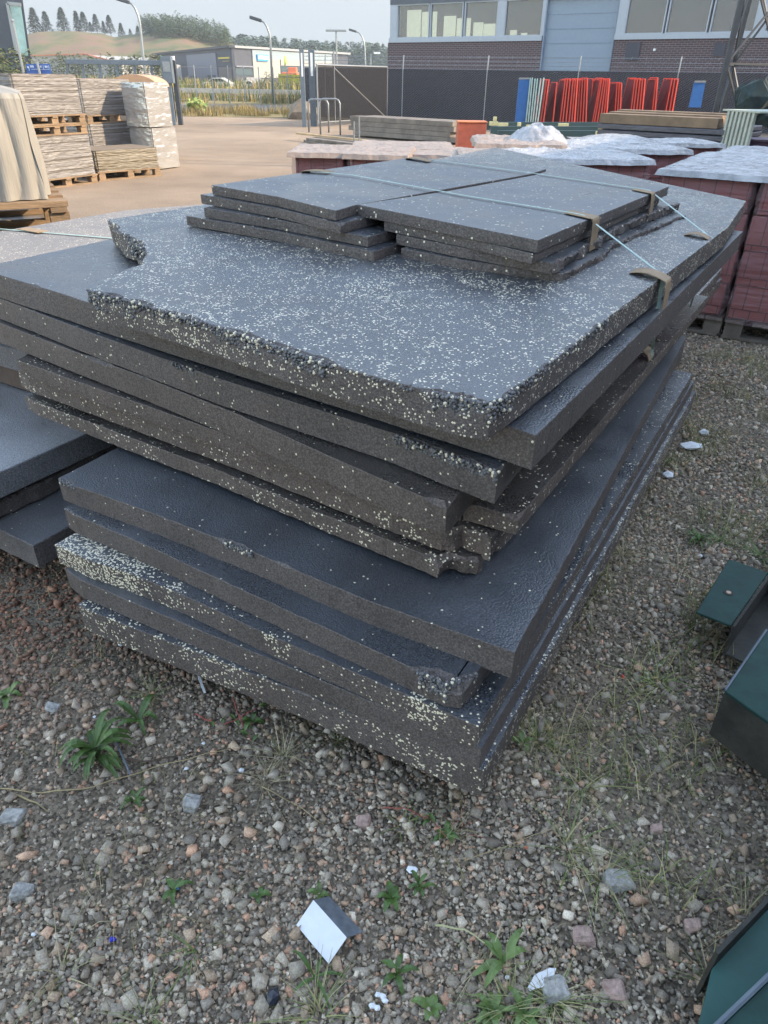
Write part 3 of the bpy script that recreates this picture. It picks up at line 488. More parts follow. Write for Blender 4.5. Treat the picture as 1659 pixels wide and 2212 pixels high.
# ---- fence with wind screen
FP=[(PY(868,262,34.0)),(PY(1041,262,32.7)),(PY(1232,262,31.4)),(PY(1445,262,30.0))]
fd=(FP[3]-FP[0]); fd.z=0; fd.normalize(); FN=WP((FP[0].x,FP[0].y),(fd.x,fd.y)); 
fence=empty('mesh_fence',FN.at(0,0),'wire mesh fence with dark screen and barbed wire before the brick building','fence')
sp_=(FP[3]-FP[0]).xy.length/3; fa0=-6.0; fa1=sp_*6.2
def screen_mat(name,alpha,dk=1):
    m=bpy.data.materials.new(name); m.use_nodes=True; t=m.node_tree; N=t.nodes; L=t.links; b=N['Principled BSDF']; b.inputs['Roughness'].default_value=.8; b.inputs['Specular IOR Level'].default_value=.2
    tc=N.new('ShaderNodeTexCoord'); mp=N.new('ShaderNodeMapping'); mp.inputs['Rotation'].default_value=(0,0,R(57)); L.new(tc.outputs['UV'],mp.inputs[0])
    wv=N.new('ShaderNodeTexWave'); wv.inputs['Scale'].default_value=4.5; L.new(mp.outputs[0],wv.inputs[0])
    cr=N.new('ShaderNodeValToRGB'); L.new(wv.outputs[1],cr.inputs[0]); e=cr.color_ramp.elements; e[0].position=.55; e[0].color=(.040*dk,.040*dk,.048*dk,1); e[1].position=.95; e[1].color=(.065*dk,.063*dk,.07*dk,1); L.new(cr.outputs[0],b.inputs['Base Color'])
    b.inputs['Alpha'].default_value=alpha; return m
mb=MB(); FN.slab(mb,-4.6,fa1,.05,1.88,.015,.02); o=mb.build('wind_screen',screen_mat('screen_cloth',.86),fence); bpy.context.view_layer.update(); FN.uv(o)
for k in range(-1,7):
    a=k*sp_
    if a<-5: continue
    mb=MB(); mb.tube([FN.at(a,0,0),FN.at(a,2.0,0)],.03); mb.tube([FN.at(a,1.95,.0),FN.at(a,2.36,-.05)],.026); mb.build('post',mt['steel'],fence)
for z in (1.9,2.03,2.16,2.3):
    mb=MB(); mb.tube([FN.at(-4.6,z,-.02-.1*(z-1.9)),FN.at(fa1,z,-.02-.1*(z-1.9))],.008,5)
    for i in range(160):
        a=random.uniform(-4.5,fa1); q=FN.at(a,z,-.02-.1*(z-1.9)); mb.tube([q+Vector((-.02,0,-.04)),q+Vector((.02,0,.04))],.005,4)
    mb.build('barbed_wire' if z>1.95 else 'top_wire',mt['steel'],fence)
# gate posts and leaf next to the opening
def gatepost(x,yb,yt,Y,wd,label):
    b=PY(x,yb,Y); t=PY(x,yt,Y); mb=MB(); mb.box((b.x,Y,t.z/2),(wd,.12,t.z)); o=mb.build('gate_post',mt['gsteel'],bevel=.006); tag(o,label,'gate post','posts of the yard gate')
    m2=MB(); m2.box((b.x,Y-.062,t.z-.45),(wd*.4,.004,.7)); m2.build('face_plate',mt['white'],o); return o
gatepost(658,275,107,29.2,.15,'left grey steel gate post of the close pair right of the gateway')
gatepost(678,272,107,29.8,.22,'right grey steel gate post of the close pair right of the gateway')
gl=empty('gate_leaf',PY(690,272,29.5).xy.to_3d(),'open wire mesh gate leaf with a diagonal brace beside the gate posts','gate')
A0=PY(688,272,29.3); A1=PY(835,262,33.5); GL_=WP((A0.x,A0.y),((A1-A0).x,(A1-A0).y)); gL=(A1-A0).xy.length
mb=MB()
for a in (0,.22*gL,gL): mb.tube([GL_.at(a,.1),GL_.at(a,1.95 if a!=.22*gL else 2.35)],.03)
mb.tube([GL_.at(0,1.93),GL_.at(gL,1.93)],.03); mb.tube([GL_.at(0,.15),GL_.at(gL,.15)],.03); mb.build('frame',mt['steel'],gl)
mb=MB(); mb.tube([GL_.at(.22*gL,1.85),GL_.at(gL*.97,.2)],.03); mb.build('brace',mt['steel'],gl)
mb=MB(); GL_.slab(mb,0,gL,.15,1.93,.02,.024); o=mb.build('mesh_screen',screen_mat('thin_screen_cloth',.55,.35),gl); bpy.context.view_layer.update(); GL_.uv(o)
# hoops
for i,(x0,x1,yt,yb,Y) in enumerate([(667,710,215,268,26.5),(692,735,214,275,25.5)]):
    a=PY(x0,yb,Y);b=PY(x1,yb,Y);zt_=PY(x1,yt,Y).z; mb=MB(); r_=.12
    mb.tube([(a.x,Y,0),(a.x,Y,zt_-r_),(a.x+r_*.4,Y,zt_-.02),(a.x+r_,Y,zt_),(b.x-r_,Y,zt_),(b.x-r_*.4,Y,zt_-.03),(b.x,Y,zt_-r_),(b.x,Y,0)],.028)
    tag(mb.build('tube_hoop',mt['steel'],smooth=True),['bent steel tube hoop nearer the gate posts','bent steel tube hoop in front of the mesh gate leaf'][i],'hoop','steel tube hoops')
for i,(x,yt,yb,Y) in enumerate([(776,250,298,20.5),(765,262,300,19.5)]):
    b=PY(x,yb,Y); t=PY(x,yt,Y); mb=MB(); mb.tube([(b.x,Y,0),(b.x,Y,t.z)],.02); tag(mb.build('steel_stake',mt['steel']),['taller thin steel stake by the timber pile','shorter thin steel stake by the timber pile'][i],'stake','steel stakes')
# gate on the left (sliding)
G0=PY(128,150,29.5); G1=PY(368,150,29.3); GG=WP((G0.x,G0.y),((G1-G0).x,(G1-G0).y)); gl_=(G1-G0).xy.length
gt=empty('sliding_gate',GG.at(0,0),'long grey sliding gate with a top beam behind the wrapped pallets','gate')
zt_=PY(300,130,29.4).z; mb=MB(); GG.slab(mb,.3,gl_,zt_-.15,zt_,-.06,.06); mb.build('top_beam',mt['gsteel'],gt,bevel=.01)
mb=MB(); GG.slab(mb,-.3,gl_,.15,zt_-.75,-.01,.01); mb.build('lower_panel',mt['dsteel'],gt)
for i in range(7):
    a=.25+i*(gl_-.3)/6; mb=MB(); mb.bar(GG.at(a-(.3 if i==0 else 0),.1),GG.at(a+.1*(i==0),zt_-.1),.07); mb.build('upright',mt['gsteel'],gt)
b=PY(365,172,29); mb=MB(); tz=PY(365,122,29).z; mb.box((b.x,29,tz-.4),(.36,.25,.8)); o=mb.build('control_box',mt['gsteel'],bevel=.01); tag(o,'grey gate control box on the left gate post','control box'); mb=MB(); mb.box((b.x,28.87,tz-.3),(.25,.01,.3)); mb.build('lid',mt['steel'],o); mb=MB(); mb.box((b.x,29,(tz-.8)/2),(.1,.1,tz-.8)); mb.build('stand',mt['gsteel'],o)
b=PY(391,270,29.3); t=PY(378,130,29.3); mb=MB(); mb.box((b.x,29.3,t.z/2),(.16,.16,t.z)); o=mb.build('gate_post',mt['dsteel'],bevel=.01); tag(o,'dark steel gate post at the left side of the gateway','gate post','posts of the yard gate'); mb=MB(); mb.box((b.x,29.3,t.z+.06),(.1,.1,.12)); mb.build('warning_lamp',mt['white'],o)
# ================================================================ wrapped pallets on the left
def pallet(name,o,dr,L,Wd,z0,label,group='wooden pallets',mat='wood',k=1):
    d=Vector((dr.x,dr.y,0)).normalized(); n=Vector((-d.y,d.x,0)); o=Vector((o.x,o.y,z0)); Z=Vector((0,0,k)); ax=(d,n,Z)
    r=empty(name,o,label,'pallet',group)
    mb=MB()
    for k in range(5): mb.box(o+d*L/2+n*(Wd*(.06+.22*k))+Z*.133,(L,Wd*.115 if k%2 else Wd*.125,.022),ax)
    for k in range(3): mb.box(o+d*L*(.06+.44*k)+n*Wd/2+Z*.111,(.1,Wd,.022),ax)
    mb.build('deck',mt[mat],r)
    mb=MB()
    for k in range(3): mb.box(o+d*L/2+n*Wd*(.06+.44*k)+Z*.011,(L,.1,.022),ax)
    mb.build('bottom_boards',mt[mat],r)
    for i in range(3):
        for j in range(3):
            mb=MB(); mb.box(o+d*L*(.06+.44*i)+n*Wd*(.06+.44*j)+Z*.061,(.12,.1,.078),ax); mb.build('block',mt[mat],r)
    return r
def wrapmat(name,c,c2,rough=.3,stretch=(1,1,5),sc=6,bump=.8,metal=0,spec=.5):
    return M(name,c,rough,metal,scale=sc,stretch=stretch,bump=bump,bscale=sc*2,col2=c2,spec=spec,bdist=.02)
def wrapped(name,o,dr,L,Wd,z0,z1,mat,label,cat='wrapped pallet load',group=None,amp=.011,fz=30,fx=.6,taper=0,topsag=0,nx=40,nz=26,seed=0,topmat=None,toplab='top_cover'):
    d=Vector((dr.x,dr.y,0)).normalized(); n=Vector((-d.y,d.x,0)); o=Vector((o.x,o.y,0)); hh=z1-z0
    mb=MB(); vs=[]; per=[]
    for i in range(nx): per.append((L*i/nx,0,0,-1))
    for i in range(nx): per.append((L,Wd*i/nx,1,0))
    for i in range(nx): per.append((L-L*i/nx,Wd,0,1))
    for i in range(nx): per.append((0,Wd-Wd*i/nx,-1,0))
    N_=len(per)
    for k in range(nz+1):
        z=z0+hh*k/nz; f=k/nz
        for (a,b,na,nb) in per:
            ca=min(a,L-a); cb=min(b,Wd-b); cr=max(0,.03-max(min(ca,.03),min(cb,.03)))
            am=amp*noise.noise(Vector((a*fx+b*fx+seed,z*fz,seed*1.7)))+amp*.6*noise.noise(Vector((a*9+b*9,z*fz*2.2,seed)))
            tp=-taper*f**2
            A=a+(na*(am+tp)); B=b+(nb*(am+tp)); 
            if min(ca,cb)<.002 and (ca<.002 and cb<.002): A+=.018*(1 if a<L/2 else -1); B+=.018*(1 if b<Wd/2 else -1)
            vs.append(o+d*A+n*B+Vector((0,0,z)))
    fs=[(k*N_+i,k*N_+(i+1)%N_,(k+1)*N_+(i+1)%N_,(k+1)*N_+i) for k in range(nz) for i in range(N_)]
    mb.add(vs,fs+[tuple(range(N_-1,-1,-1))]); g=20; top=[]
    for j in range(g+1):
        for i in range(g+1):
            a,b=L*i/g,Wd*j/g; e=min(i,g-i,j,g-j)/g
            zz=z1+(topsag*abs(noise.noise(Vector((a*3+seed,b*3,3))))+ .3*topsag*noise.noise(Vector((a*11+seed,b*11,3))))*min(1,e*8)+.002
            top.append(o+d*a+n*b+Vector((0,0,zz)))
    gf=[(j*(g+1)+i,j*(g+1)+i+1,(j+1)*(g+1)+i+1,(j+1)*(g+1)+i) for j in range(g) for i in range(g)]
    if topmat is None: mb.add(top,gf); 
    ob=mb.build(name,mat,recalc=False); tag(ob,label,cat,group)
    if topmat: MB().add(top,gf).build(toplab,topmat,ob,recalc=False)
    return ob
VD=hd(29); foil=wrapmat('grey_stretch_film',(.115,.102,.09),(.165,.15,.135),.34,(.15,.15,16),2.2,bump=1,spec=.7); foil2=wrapmat('clear_shiny_film',(.36,.35,.33),(.44,.43,.41),.2,(1,1,3),3,.5,metal=.45,spec=1)
capw=M('sunlit_board_cap',(.17,.128,.088),.8)
A=P(85,412,0); GP='film wrapped pallet loads by the gateway'
Adep=1.15
pallet('pallet',A,VD,1.2,Adep,0,'pallet under the lower load of the tall stack nearest on the left')
wrapped('wrapped_load',A,VD,1.18,Adep,.146,.74,foil,'lower film wrapped load of the tall two-tier stack at left',group=GP,seed=1)
pallet('pallet',A+UA*.03,VD,1.2,Adep,.745,'lower of the two pallets between the tiers of the tall left stack')
pallet('pallet',A+VD*(-.02),VD,1.2,Adep,.89,'upper of the two pallets between the tiers of the tall left stack')
wrapped('wrapped_load',A+VD*-.06,VD,1.2,Adep,1.036,1.575,foil,'upper film wrapped load of the tall stack, its top at eye height',group=GP,seed=2,topmat=capw)
B=PY(197,300,14.9).xy.to_3d()
pallet('pallet',B,VD,1.2,1.0,0,'pallet at the foot of the middle stack, mostly hidden')
wrapped('wrapped_load',B,VD,1.15,1.0,.146,.78,foil,'lower film wrapped load of the middle stack, half in shadow',group=GP,seed=3)
pallet('pallet',B,VD,1.2,1.0,.785,'pallet between the two tiers of the middle stack')
wrapped('wrapped_load',B+VD*-.05,VD,1.22,1.0,.93,1.50,foil,'upper film wrapped load of the middle stack',group=GP,seed=4,topmat=M('reddish_cap',(.30,.19,.14),.8))
C=P(215,392,0); C2=P(357,379,0); CD=(C2-C).normalized()
pallet('pallet',C,CD,1.25,.85,0,'pallet under the low load in front of the middle stack')
wrapped('wrapped_load',C+UA*.0,CD,1.22,.85,.146,.47,wrapmat('old_film',(.13,.108,.075),(.18,.153,.107),.42,(.4,.4,14),2.4,bump=1),'low wrapped load with loose film in front of the middle stack',group=GP,seed=5,topmat=capw,amp=.016)
D=P(390,362,0); D0=D-hd(30)*.64
wrapped('wrapped_load',D0,hd(30),.64,.6,.02,.72,foil2,'lower shiny foil wrapped load at the right end of the pallets',group=GP,seed=6,amp=.008,fz=10,fx=2)
wrapped('wrapped_load',D0+VD*-.04,hd(30),.62,.6,.74,1.46,foil2,'upper shiny foil wrapped load at the right end of the pallets',group=GP,seed=7,amp=.008,fz=10,fx=2)
# curved cover behind
cv=PY(292,165,17.2); mb=MB(); pts=[Vector((cv.x+.5*math.cos(t_),0,1.36+.22*math.sin(t_))) for t_ in [math.pi*i/12 for i in range(13)]]
mb.prism([Vector((p.x,17.0,p.z)) for p in pts],(0,.9,0)); ob=mb.build('curved_cover',M('orange_brown_cover',(.42,.25,.14),.5),bevel=.0); tag(ob,'rounded orange brown cover showing above the middle stack','cover'); mb=MB(); mb.box((cv.x,17.45,.68),(.95,.85,1.355)); mb.build('body',mt['oldwood'],ob)
# big covered load, front left
E=PY(112,432,5.0); ez=E.z
Ed=hd(62); E0=E.xy.to_3d()-Ed*.95
cov=M('cream_tarp',(.25,.235,.205),.6,var=.1,scale=2,bump=.25,bscale=14,stretch=(6,6,1))
def tarp(o,d,L,Wd,z0,z1):
    n=Vector((-d.y,d.x,0)); per=[]; q=60
    for i in range(q): per.append((L*i/q,0,0,-1))
    for i in range(q): per.append((L,Wd*i/q,1,0))
    for i in range(q): per.append((L-L*i/q,Wd,0,1))
    for i in range(q): per.append((0,Wd-Wd*i/q,-1,0))
    N_=len(per); vs=[]; K=24
    for k in range(K+1):
        f=k/K; z=z0+(z1-z0)*min(1,f*1.15); ins=.01+.03*f+(.0 if f<.87 else (f-.87)/.13*.18)
        if f>.87: z=z1-.0+(.04*math.sin((f-.87)/.13*1.57))
        for (a,b,na,nb) in per:
            s=a+b; fo=.05*(1-f*.3)*(abs(noise.noise(Vector((s*8,z*1.1,1))))*2-.5)
            cx,cy=a-L/2,b-Wd/2; sx=(L/2-ins)/(L/2); sy=(Wd/2-ins)/(Wd/2)
            rr=1-.05*(abs(cx)/(L/2)*abs(cy)/(Wd/2))**6
            vs.append(o+d*(L/2+cx*sx*rr+na*fo)+n*(Wd/2+cy*sy*rr+nb*fo)+Vector((0,0,z+.006*noise.noise(Vector((s*7,0,0)))*(k==0))))
    mb=MB(); mb.add(vs,[(k*N_+i,k*N_+(i+1)%N_,(k+1)*N_+(i+1)%N_,(k+1)*N_+i) for k in range(K) for i in range(N_)]+[tuple(K*N_+i for i in range(N_)),tuple(range(N_-1,-1,-1))]); return mb
tz=PY(30,203,5.0).z
ob=tarp(E0+Ed*.02,Ed,.95,1.1,ez+.004,tz).build('covered_load',cov,smooth=False); tag(ob,'tall load under a pleated cream cover at the left edge','covered load')
pallet('pallet',E0+Vector((Ed.y,-Ed.x,0))*.05,Ed,1.04,1.2,ez-.232,'light wooden pallet carrying the cream covered load',k=1.6)
wrapped('wrapped_load',E0,Ed,1.0,1.1,.0,ez-.236,foil,'hidden wrapped load beneath the pallet of the cream covered load',group=GP,seed=9)
# ================================================================ red brick pallets
redb=brick_mat('red_paver',(.30,.08,.068),(.24,.065,.058),(.09,.03,.028),.105,.22,.004)
def filmmat(name,c,a):
    m=M(name,c,.2,var=.25,scale=4,bump=1,bscale=5,alpha=a,spec=1,stretch=(.7,.7,9),bdist=.03); return m
film=filmmat('wrap_film',(.38,.25,.26),.26); sheet=M('crumpled_white_film',(.31,.31,.32),.22,var=.3,scale=7,bump=1,bscale=18,spec=.7,bdist=.02); sheet_sun=M('crumpled_sun_tinted_film',(.25,.19,.15),.35,var=.12,scale=4,bump=.8,bscale=16,spec=.6,bdist=.02)  # second film copy has the sun's pinkish warmth put into its colour
def crumple(o,d,L,Wd,z,amp,seed,mat,par,over=.05,name='plastic_sheet',g=46):
    n=Vector((-d.y,d.x,0)); vs=[]; o=Vector((o.x,o.y,0)); amp*=.5
    for j in range(g+1):
        for i in range(g+1):
            a=-over+(L+2*over)*i/g; b=-over+(Wd+2*over)*j/g; p=Vector((a*3.1+seed,b*3.1,seed))
            r_=1-abs(noise.noise(p))*2; r2=1-abs(noise.noise(p*2.3+Vector((5,0,0))))*2; r3=1-abs(noise.noise(p*5.5))*2
            e=min(i,g-i,j,g-j)/g; r4=1-abs(noise.noise(p*9+Vector((0,3,0))))*2; zz=z+.008+amp*max(0,(.45*r_+.28*r2+.17*r3+.10*r4)-.15)*min(1,.25+e*7)-(.035 if e<=0 else 0)
            vs.append(o+d*(a+.015*noise.noise(p*2))+n*(b+.02*noise.noise(p*2+Vector((9,0,0))))+Vector((0,0,zz)))
    return MB().add(vs,[(j*(g+1)+i,j*(g+1)+i+1,(j+1)*(g+1)+i+1,(j+1)*(g+1)+i) for j in range(g) for i in range(g)]).build(name,mat,par,recalc=False)
def brickpallet(o,d,L,Wd,z1,label,seed,sh=sheet,amp=.05,lay=4,pall=True,group='film wrapped pallets of red pavers',fa=None):
    d=Vector((d.x,d.y,0)).normalized(); n=Vector((-d.y,d.x,0)); o=Vector((o.x,o.y,0)); Z=Vector((0,0,1)); ax=(d,n,Z)
    r=empty('paver_pallet',o,label,'paver pallet',group); zb=.15
    hh=(z1-zb)/lay
    for k in range(lay):
        mb=MB(); sh_=.012*random.uniform(-1,1)
        mb.box(o+d*(L/2+sh_)+n*Wd/2+Z*(zb+hh*(k+.5)),(L-.02,Wd-.02,hh-.006),ax); q=mb.build('paver_layer',redb,r,bevel=.008)
        u=q.data.uv_layers.new(name='UVMap')
        for l in q.data.loops:
            c_=q.data.vertices[l.vertex_index].co-o; u.data[l.index].uv=(c_.dot(d)+c_.dot(n),c_.z)
    K=16; per=[(L*i/30,0,0,-1) for i in range(30)]+[(L,Wd*i/30,1,0) for i in range(30)]+[(L-L*i/30,Wd,0,1) for i in range(30)]+[(0,Wd-Wd*i/30,-1,0) for i in range(30)]
    vs=[]; N_=120
    for k in range(K*2+1):
        z=zb-.03+(z1-zb+.035)*k/(K*2); ph=((z-zb)/hh)%1; pinch=.014*math.cos(2*math.pi*ph)
        for a,b,na,nb in per:
            am=.010+.012*noise.noise(Vector((a*4+b*4+seed,z*14,seed)))+.006*noise.noise(Vector((a*3+b*3+seed,z*60,2)))-pinch*.5
            vs.append(o+d*(a+na*am)+n*(b+nb*am)+Z*z)
    MB().add(vs,[(k*N_+i,k*N_+(i+1)%N_,(k+1)*N_+(i+1)%N_,(k+1)*N_+i) for k in range(K*2) for i in range(N_)]).build('wrap',film,r,recalc=False,smooth=True)
    crumple(o,d,L,Wd,z1,amp,seed,sh,r)
    if pall:
        mb=MB()
        for k in range(3): mb.box(o+d*L/2+n*Wd*(.08+.42*k)+Z*.011,(L,.1,.022),ax)
        for k in range(5): mb.box(o+d*L*(.08+.21*k)+n*Wd/2+Z*.128,(.12,Wd,.022),ax)
        for i in range(3):
            for j in range(3): mb.box(o+d*L*(.08+.42*i)+n*Wd*(.08+.42*j)+Z*.07,(.12,.1,.094),ax)
        mb.build('pallet_base',mt['oldwood'],r)
    return r
PD=hd(121); zP=1.08
p1=P(1642,384,zP)-PD*.62
brickpallet(p1,PD,.61,.84,zP,'paver pallet in the front row beside the foam stack, wet looking red blocks under film',11,lay=4)
brickpallet(p1+PD*.64+VB*-.01,PD,.85,.84,zP,'paver pallet in the front row at the right edge of the picture',12,lay=4)
brickpallet(p1+VB*.90,PD,.62,.84,zP,'paver pallet in the second row behind the front left one',13,lay=4)
brickpallet(p1+VB*.90+PD*.65,PD,.85,.84,zP,'paver pallet in the second row at the right edge',14,lay=4)
brickpallet(p1+VB*1.80+PD*.1,PD,.62,.84,zP,'paver pallet in the third row behind the wrapped pavers, left',15,lay=4)
brickpallet(p1+VB*1.80+PD*.75,PD,.85,.84,zP,'paver pallet in the third row at the right edge',16,lay=4)
zM=1.07; rowd=hd(93)
M5=P(1217,347,zM); M6=P(1404,349,zM); M4=P(1063,341,zM)
brickpallet(M5,M6-M5,(M6-M5).length,.95,zM,'paver pallet with a torn red corner, right end of the rear row',17,amp=.07)
brickpallet(M4,M5-M4,(M5-M4).length-.02,.95,zM,'paver pallet second from the right end of the rear row',18,amp=.06)
n_=VB
brickpallet(M5+n_*1.0+rowd*.08,M6-M5,.72,.95,zM+.01,'paver pallet behind the right end of the rear row',19,amp=.07)
brickpallet(M4+n_*1.0+rowd*.05,M5-M4,.62,.95,zM+.01,'paver pallet behind the second from the right of the rear row',20,amp=.09)
brickpallet(M5+n_*2.0+rowd*.2,M6-M5,.72,.6,zM+.01,'furthest paver pallet on the right of the rear rows',21,amp=.05)
M1=P(632,332,zM);M2=P(742,334,zM); M3=P(752,336,zM);M3b=P(872,339,zM)
brickpallet(M1,M2-M1,(M2-M1).length,.8,zM,'leftmost paver pallet of the rear row, sunlit film on top',22,sheet_sun,.045)
brickpallet(M3,M3b-M3,(M3b-M3).length,.8,zM,'second paver pallet from the left of the rear row',23,sheet_sun,.05)
brickpallet(M1+VB*.9,M2-M1,.9,.8,zM-.02,'paver pallet behind the leftmost one of the rear row',24,sheet_sun,.05)
q0=P(1005,341,zM); brickpallet(q0,hd(93),.2,.8,zM,'narrow paver pallet between the pale wooden crate and the rear row',25,sheet_sun,.04)
brickpallet(q0+VB*1.0+hd(-90)*.3,hd(93),.75,1.0,zM+.03,'paver pallet heaped with film behind the wooden crate',26,sheet_sun,.08)
# pale crate
k0=P(950,336,1.05); k1=P(1004,338,1.05); kd=(k1-k0).normalized(); mb=MB(); L_=(k1-k0).length; kn=Vector((-kd.y,kd.x,0))
for i in range(6): mb.box(k0+kd*(L_*(i+.5)/6)+Vector((0,0,-.5)),(L_/6-.012,.02,.95),(kd,kn,Vector((0,0,1))))
mb.box(k0+kd*L_/2+kn*.4+Vector((0,0,-.5)),(L_,.72,.94),(kd,kn,Vector((0,0,1)))); cr_=mb.build('slatted_crate',M('pale_pine',(.42,.32,.19),.7,var=.2,scale=8,bump=.3)); tag(cr_,'pale slatted pine crate between the paver pallets','crate')
crumple(k0-kd*.3,kd,L_+.3,.8,1.04,.05,31,sheet_sun,cr_,name='plastic_sheet')
# loose film heaps
def heap(x,y,z0,rx,ry,hh,label,seed,mat):
    c=P(x,y,z0); vs=[]; g=30
    for j in range(g+1):
        for i in range(g+1):
            a,b=-1+2*i/g,-1+2*j/g; rr=math.hypot(a,b); p=Vector((a*2.2,b*2.2,seed)); rid=1-abs(noise.noise(p*1.6))*1.6
            hgt=max(0,1-rr**2.2)*(.7+.28*rid); vs.append((c.x+a*rx,c.y+b*ry,z0+hh*hgt))
    ob=MB().add(vs,[(j*(g+1)+i,j*(g+1)+i+1,(j+1)*(g+1)+i+1,(j+1)*(g+1)+i) for j in range(g) for i in range(g)]).build('film_heap',mat,recalc=False,smooth=True); return tag(ob,label,'plastic film','loose film heaps')
heap(1160,306,1.10,.30,.34,.17,'tall bunched heap of grey film on the rear paver pallets',41,sheet)
heap(1330,303,1.10,.42,.40,.06,'wide peaked heap of white film in front of the dark plank pile',42,sheet)
# ================================================================ yard clutter in the middle distance
mb=MB(); a=PY(765,262,25.5); b=PY(990,270,22.5)
def plank_pile(label,pa,pb,n,wd,th,z0,mat,rows=1,group='timber lying by the fence',name='timber_pile'):
    pa=Vector((pa.x,pa.y,0)); pb=Vector((pb.x,pb.y,0)); d=(pb-pa).normalized(); nn=Vector((-d.y,d.x,0)); mb=MB()
    for k in range(n):
        for r_ in range(rows):
            sh=random.uniform(-.12,.12); mb.box((pa+pb)/2+d*sh+nn*(r_*(wd+.01))+Vector((0,0,z0+th*(k+.5))),((pb-pa).length,wd,th-.006),(d,nn,Vector((0,0,1))))
    return tag(mb.build(name,mt[mat],bevel=.004),label,'timber pile',group)
plank_pile('long pile of weathered grey boards along the fence',PY(770,262,25),PY(992,268,22.5),4,.5,.13,.05,'oldwood',2)
mt['yellowwood']=M('new_timber',(.36,.25,.13),.7,var=.25,scale=3,bump=.3,bscale=30)
plank_pile('long yellowish boards lying in front of the grey pile',PY(640,280,23),PY(965,293,18.5),1,.12,.05,.16,'yellowwood',1)
plank_pile('second run of yellow boards on low supports',PY(665,285,22.2),PY(965,298,18),2,.3,.06,.02,'oldwood',2)
# orange box
c=PY(1019,290,17); mb=MB(); zt_=PY(1019,265,17).z; mb.box((c.x,17.2,zt_/2),(.60,.5,zt_)); ob=mb.build('orange_box',M('orange_red_plastic',(.45,.10,.05),.5),bevel=.02); tag(ob,'orange red plastic box between the timber and the paver pallets','box'); mb=MB(); mb.box((c.x,17.2,zt_+.012),(.63,.53,.024)); mb.build('rim',M('orange_rim',(.55,.18,.07),.5),ob,bevel=.004)
# dark beam rack with pale blocks
teal=M('dark_teal_paint',(.02,.05,.055),.5); blk=M('pale_green_wood',(.42,.40,.22),.8,var=.15)
r=empty('beam_rack',PY(1150,285,22).xy.to_3d(),'dark low rack of steel beams with pale wood blocks in front of the frames','rack')
for k,(x0,x1,y,Y) in enumerate([(1048,1310,272,24),(1060,1310,282,21.5),(1075,1320,292,19.5)]):
    a=PY(x0,y,Y);b=PY(x1,y,Y); mb=MB(); mb.bar((a.x,a.y,max(.1,a.z)),(b.x,b.y,max(.1,b.z)),.14,.2); mb.build('beam',teal,r)
for (x,y,Y,l) in [(1065,268,23.8,.25),(1085,271,23.8,.3),(1120,270,23.8,.1),(1140,276,21.4,.12),(1165,280,21.4,.32),(1142,288,19.4,.1),(1170,291,19.4,.45),(1215,272,23.8,.3),(1295,291,19.4,.25),(1335,290,19.4,.2),(1303,276,21.4,.3),(1068,258,23.8,.1)]:
    c=PY(x,y,Y); mb=MB(); mb.box((c.x,c.y-.1,max(c.z,.1)+.02),(l,.1,.11)); mb.build('wood_block',blk,r,bevel=.005)
# red and blue frames leaning by the fence
redm=M('red_paint_edge',(.70,.07,.04),.45,var=.1); redp=M('red_mesh_panel',(.16,.010,.014),.5,var=.1,alpha=.9); bluem=M('blue_panel',(.012,.09,.28),.45); pgm=M('pale_green_steel',(.30,.42,.40),.5)
frames={}
def leanframe(x0,x1,Y,ytop,ybot,edge,pan,kind,label,group):
    """tall frame seen nearly edge-on: x0 foot, x1 head (photo px)"""
    f=PY(x0,ybot,Y); t=PY(x1,ytop,Y+.0); f.z=max(f.z,.1)
    dp=Vector((-.24,.75,0)) if pan else Vector((.10,.6,0)); dq=Vector((-.03,.75,0)) if pan else dp
    r=empty('scaffold_rack',f,label,'frame',group); mb=MB()
    wd=.026
    mb.bar(f,t,wd,wd*1.6); mb.bar(f+dp,t+dq,wd*.6,wd); mb.bar(t,t+dq,wd); mb.bar(f,f+dp,wd); mb.build('frame',edge,r)
    if pan:
        m2=MB(); e=Vector((.008,0,0)); m2.prism([f+Vector((0,0,.04)),f+dp+Vector((0,0,.04)),t+dq-Vector((0,0,.04)),t-Vector((0,0,.04))],e); m2.build('panel',pan,r)
    else:
        m2=MB()
        for k in range(1,6):
            a=f.lerp(t,k/6); m2.bar(a,a+dp,.02)
        m2.build('rung',edge,r)
    return r
def pos(i,n): return 'first' if i==0 else ('last' if i==n-1 else ['','second','third','fourth','fifth','sixth','seventh'][i])
rg=[('rightmost pair by the blue panel',[(1431,1452),(1440,1458),(1446,1465)]),('slim red pair left of the fence post',[(1405,1417),(1412,1421)]),('five-frame red bunch',[(1358,1372),(1364,1377),(1371,1383),(1378,1388),(1384,1394)]),('red trio',[(1326,1333),(1332,1338),(1338,1343)]),('six-frame red bunch',[(1277,1297),(1282,1300),(1288,1305),(1295,1309),(1302,1313),(1308,1317)]),('four-frame red bunch',[(1246,1253),(1252,1258),(1258,1264),(1265,1269)]),('single tall frame behind',[(1272,1281)]),('wide red bunch of six',[(1208,1221),(1214,1226),(1221,1232),(1228,1238),(1234,1243),(1240,1248)]),('slim frame alone',[(1193,1203)]),('red pair beside the blue rack',[(1166,1181),(1172,1186)])]
ordn=['first','second','third','fourth','fifth','sixth']
for gi,(gn,fr) in enumerate(rg):
    for i,(x0,x1) in enumerate(fr):
        Y=28.6-.08*i+(.5 if gn.startswith('single') else 0)
        yt=170+random.uniform(-2,3)+(8 if 'trio' in gn else 0)+(6 if 'slim frame' in gn else 0)
        leanframe(x0,x1,Y,yt,278,redm,redp,0,f'red frame, {ordn[i]} from the left in the {gn}'.replace('rightmost pair','rightmost group') ,'red scaffold frames leaning by the fence')
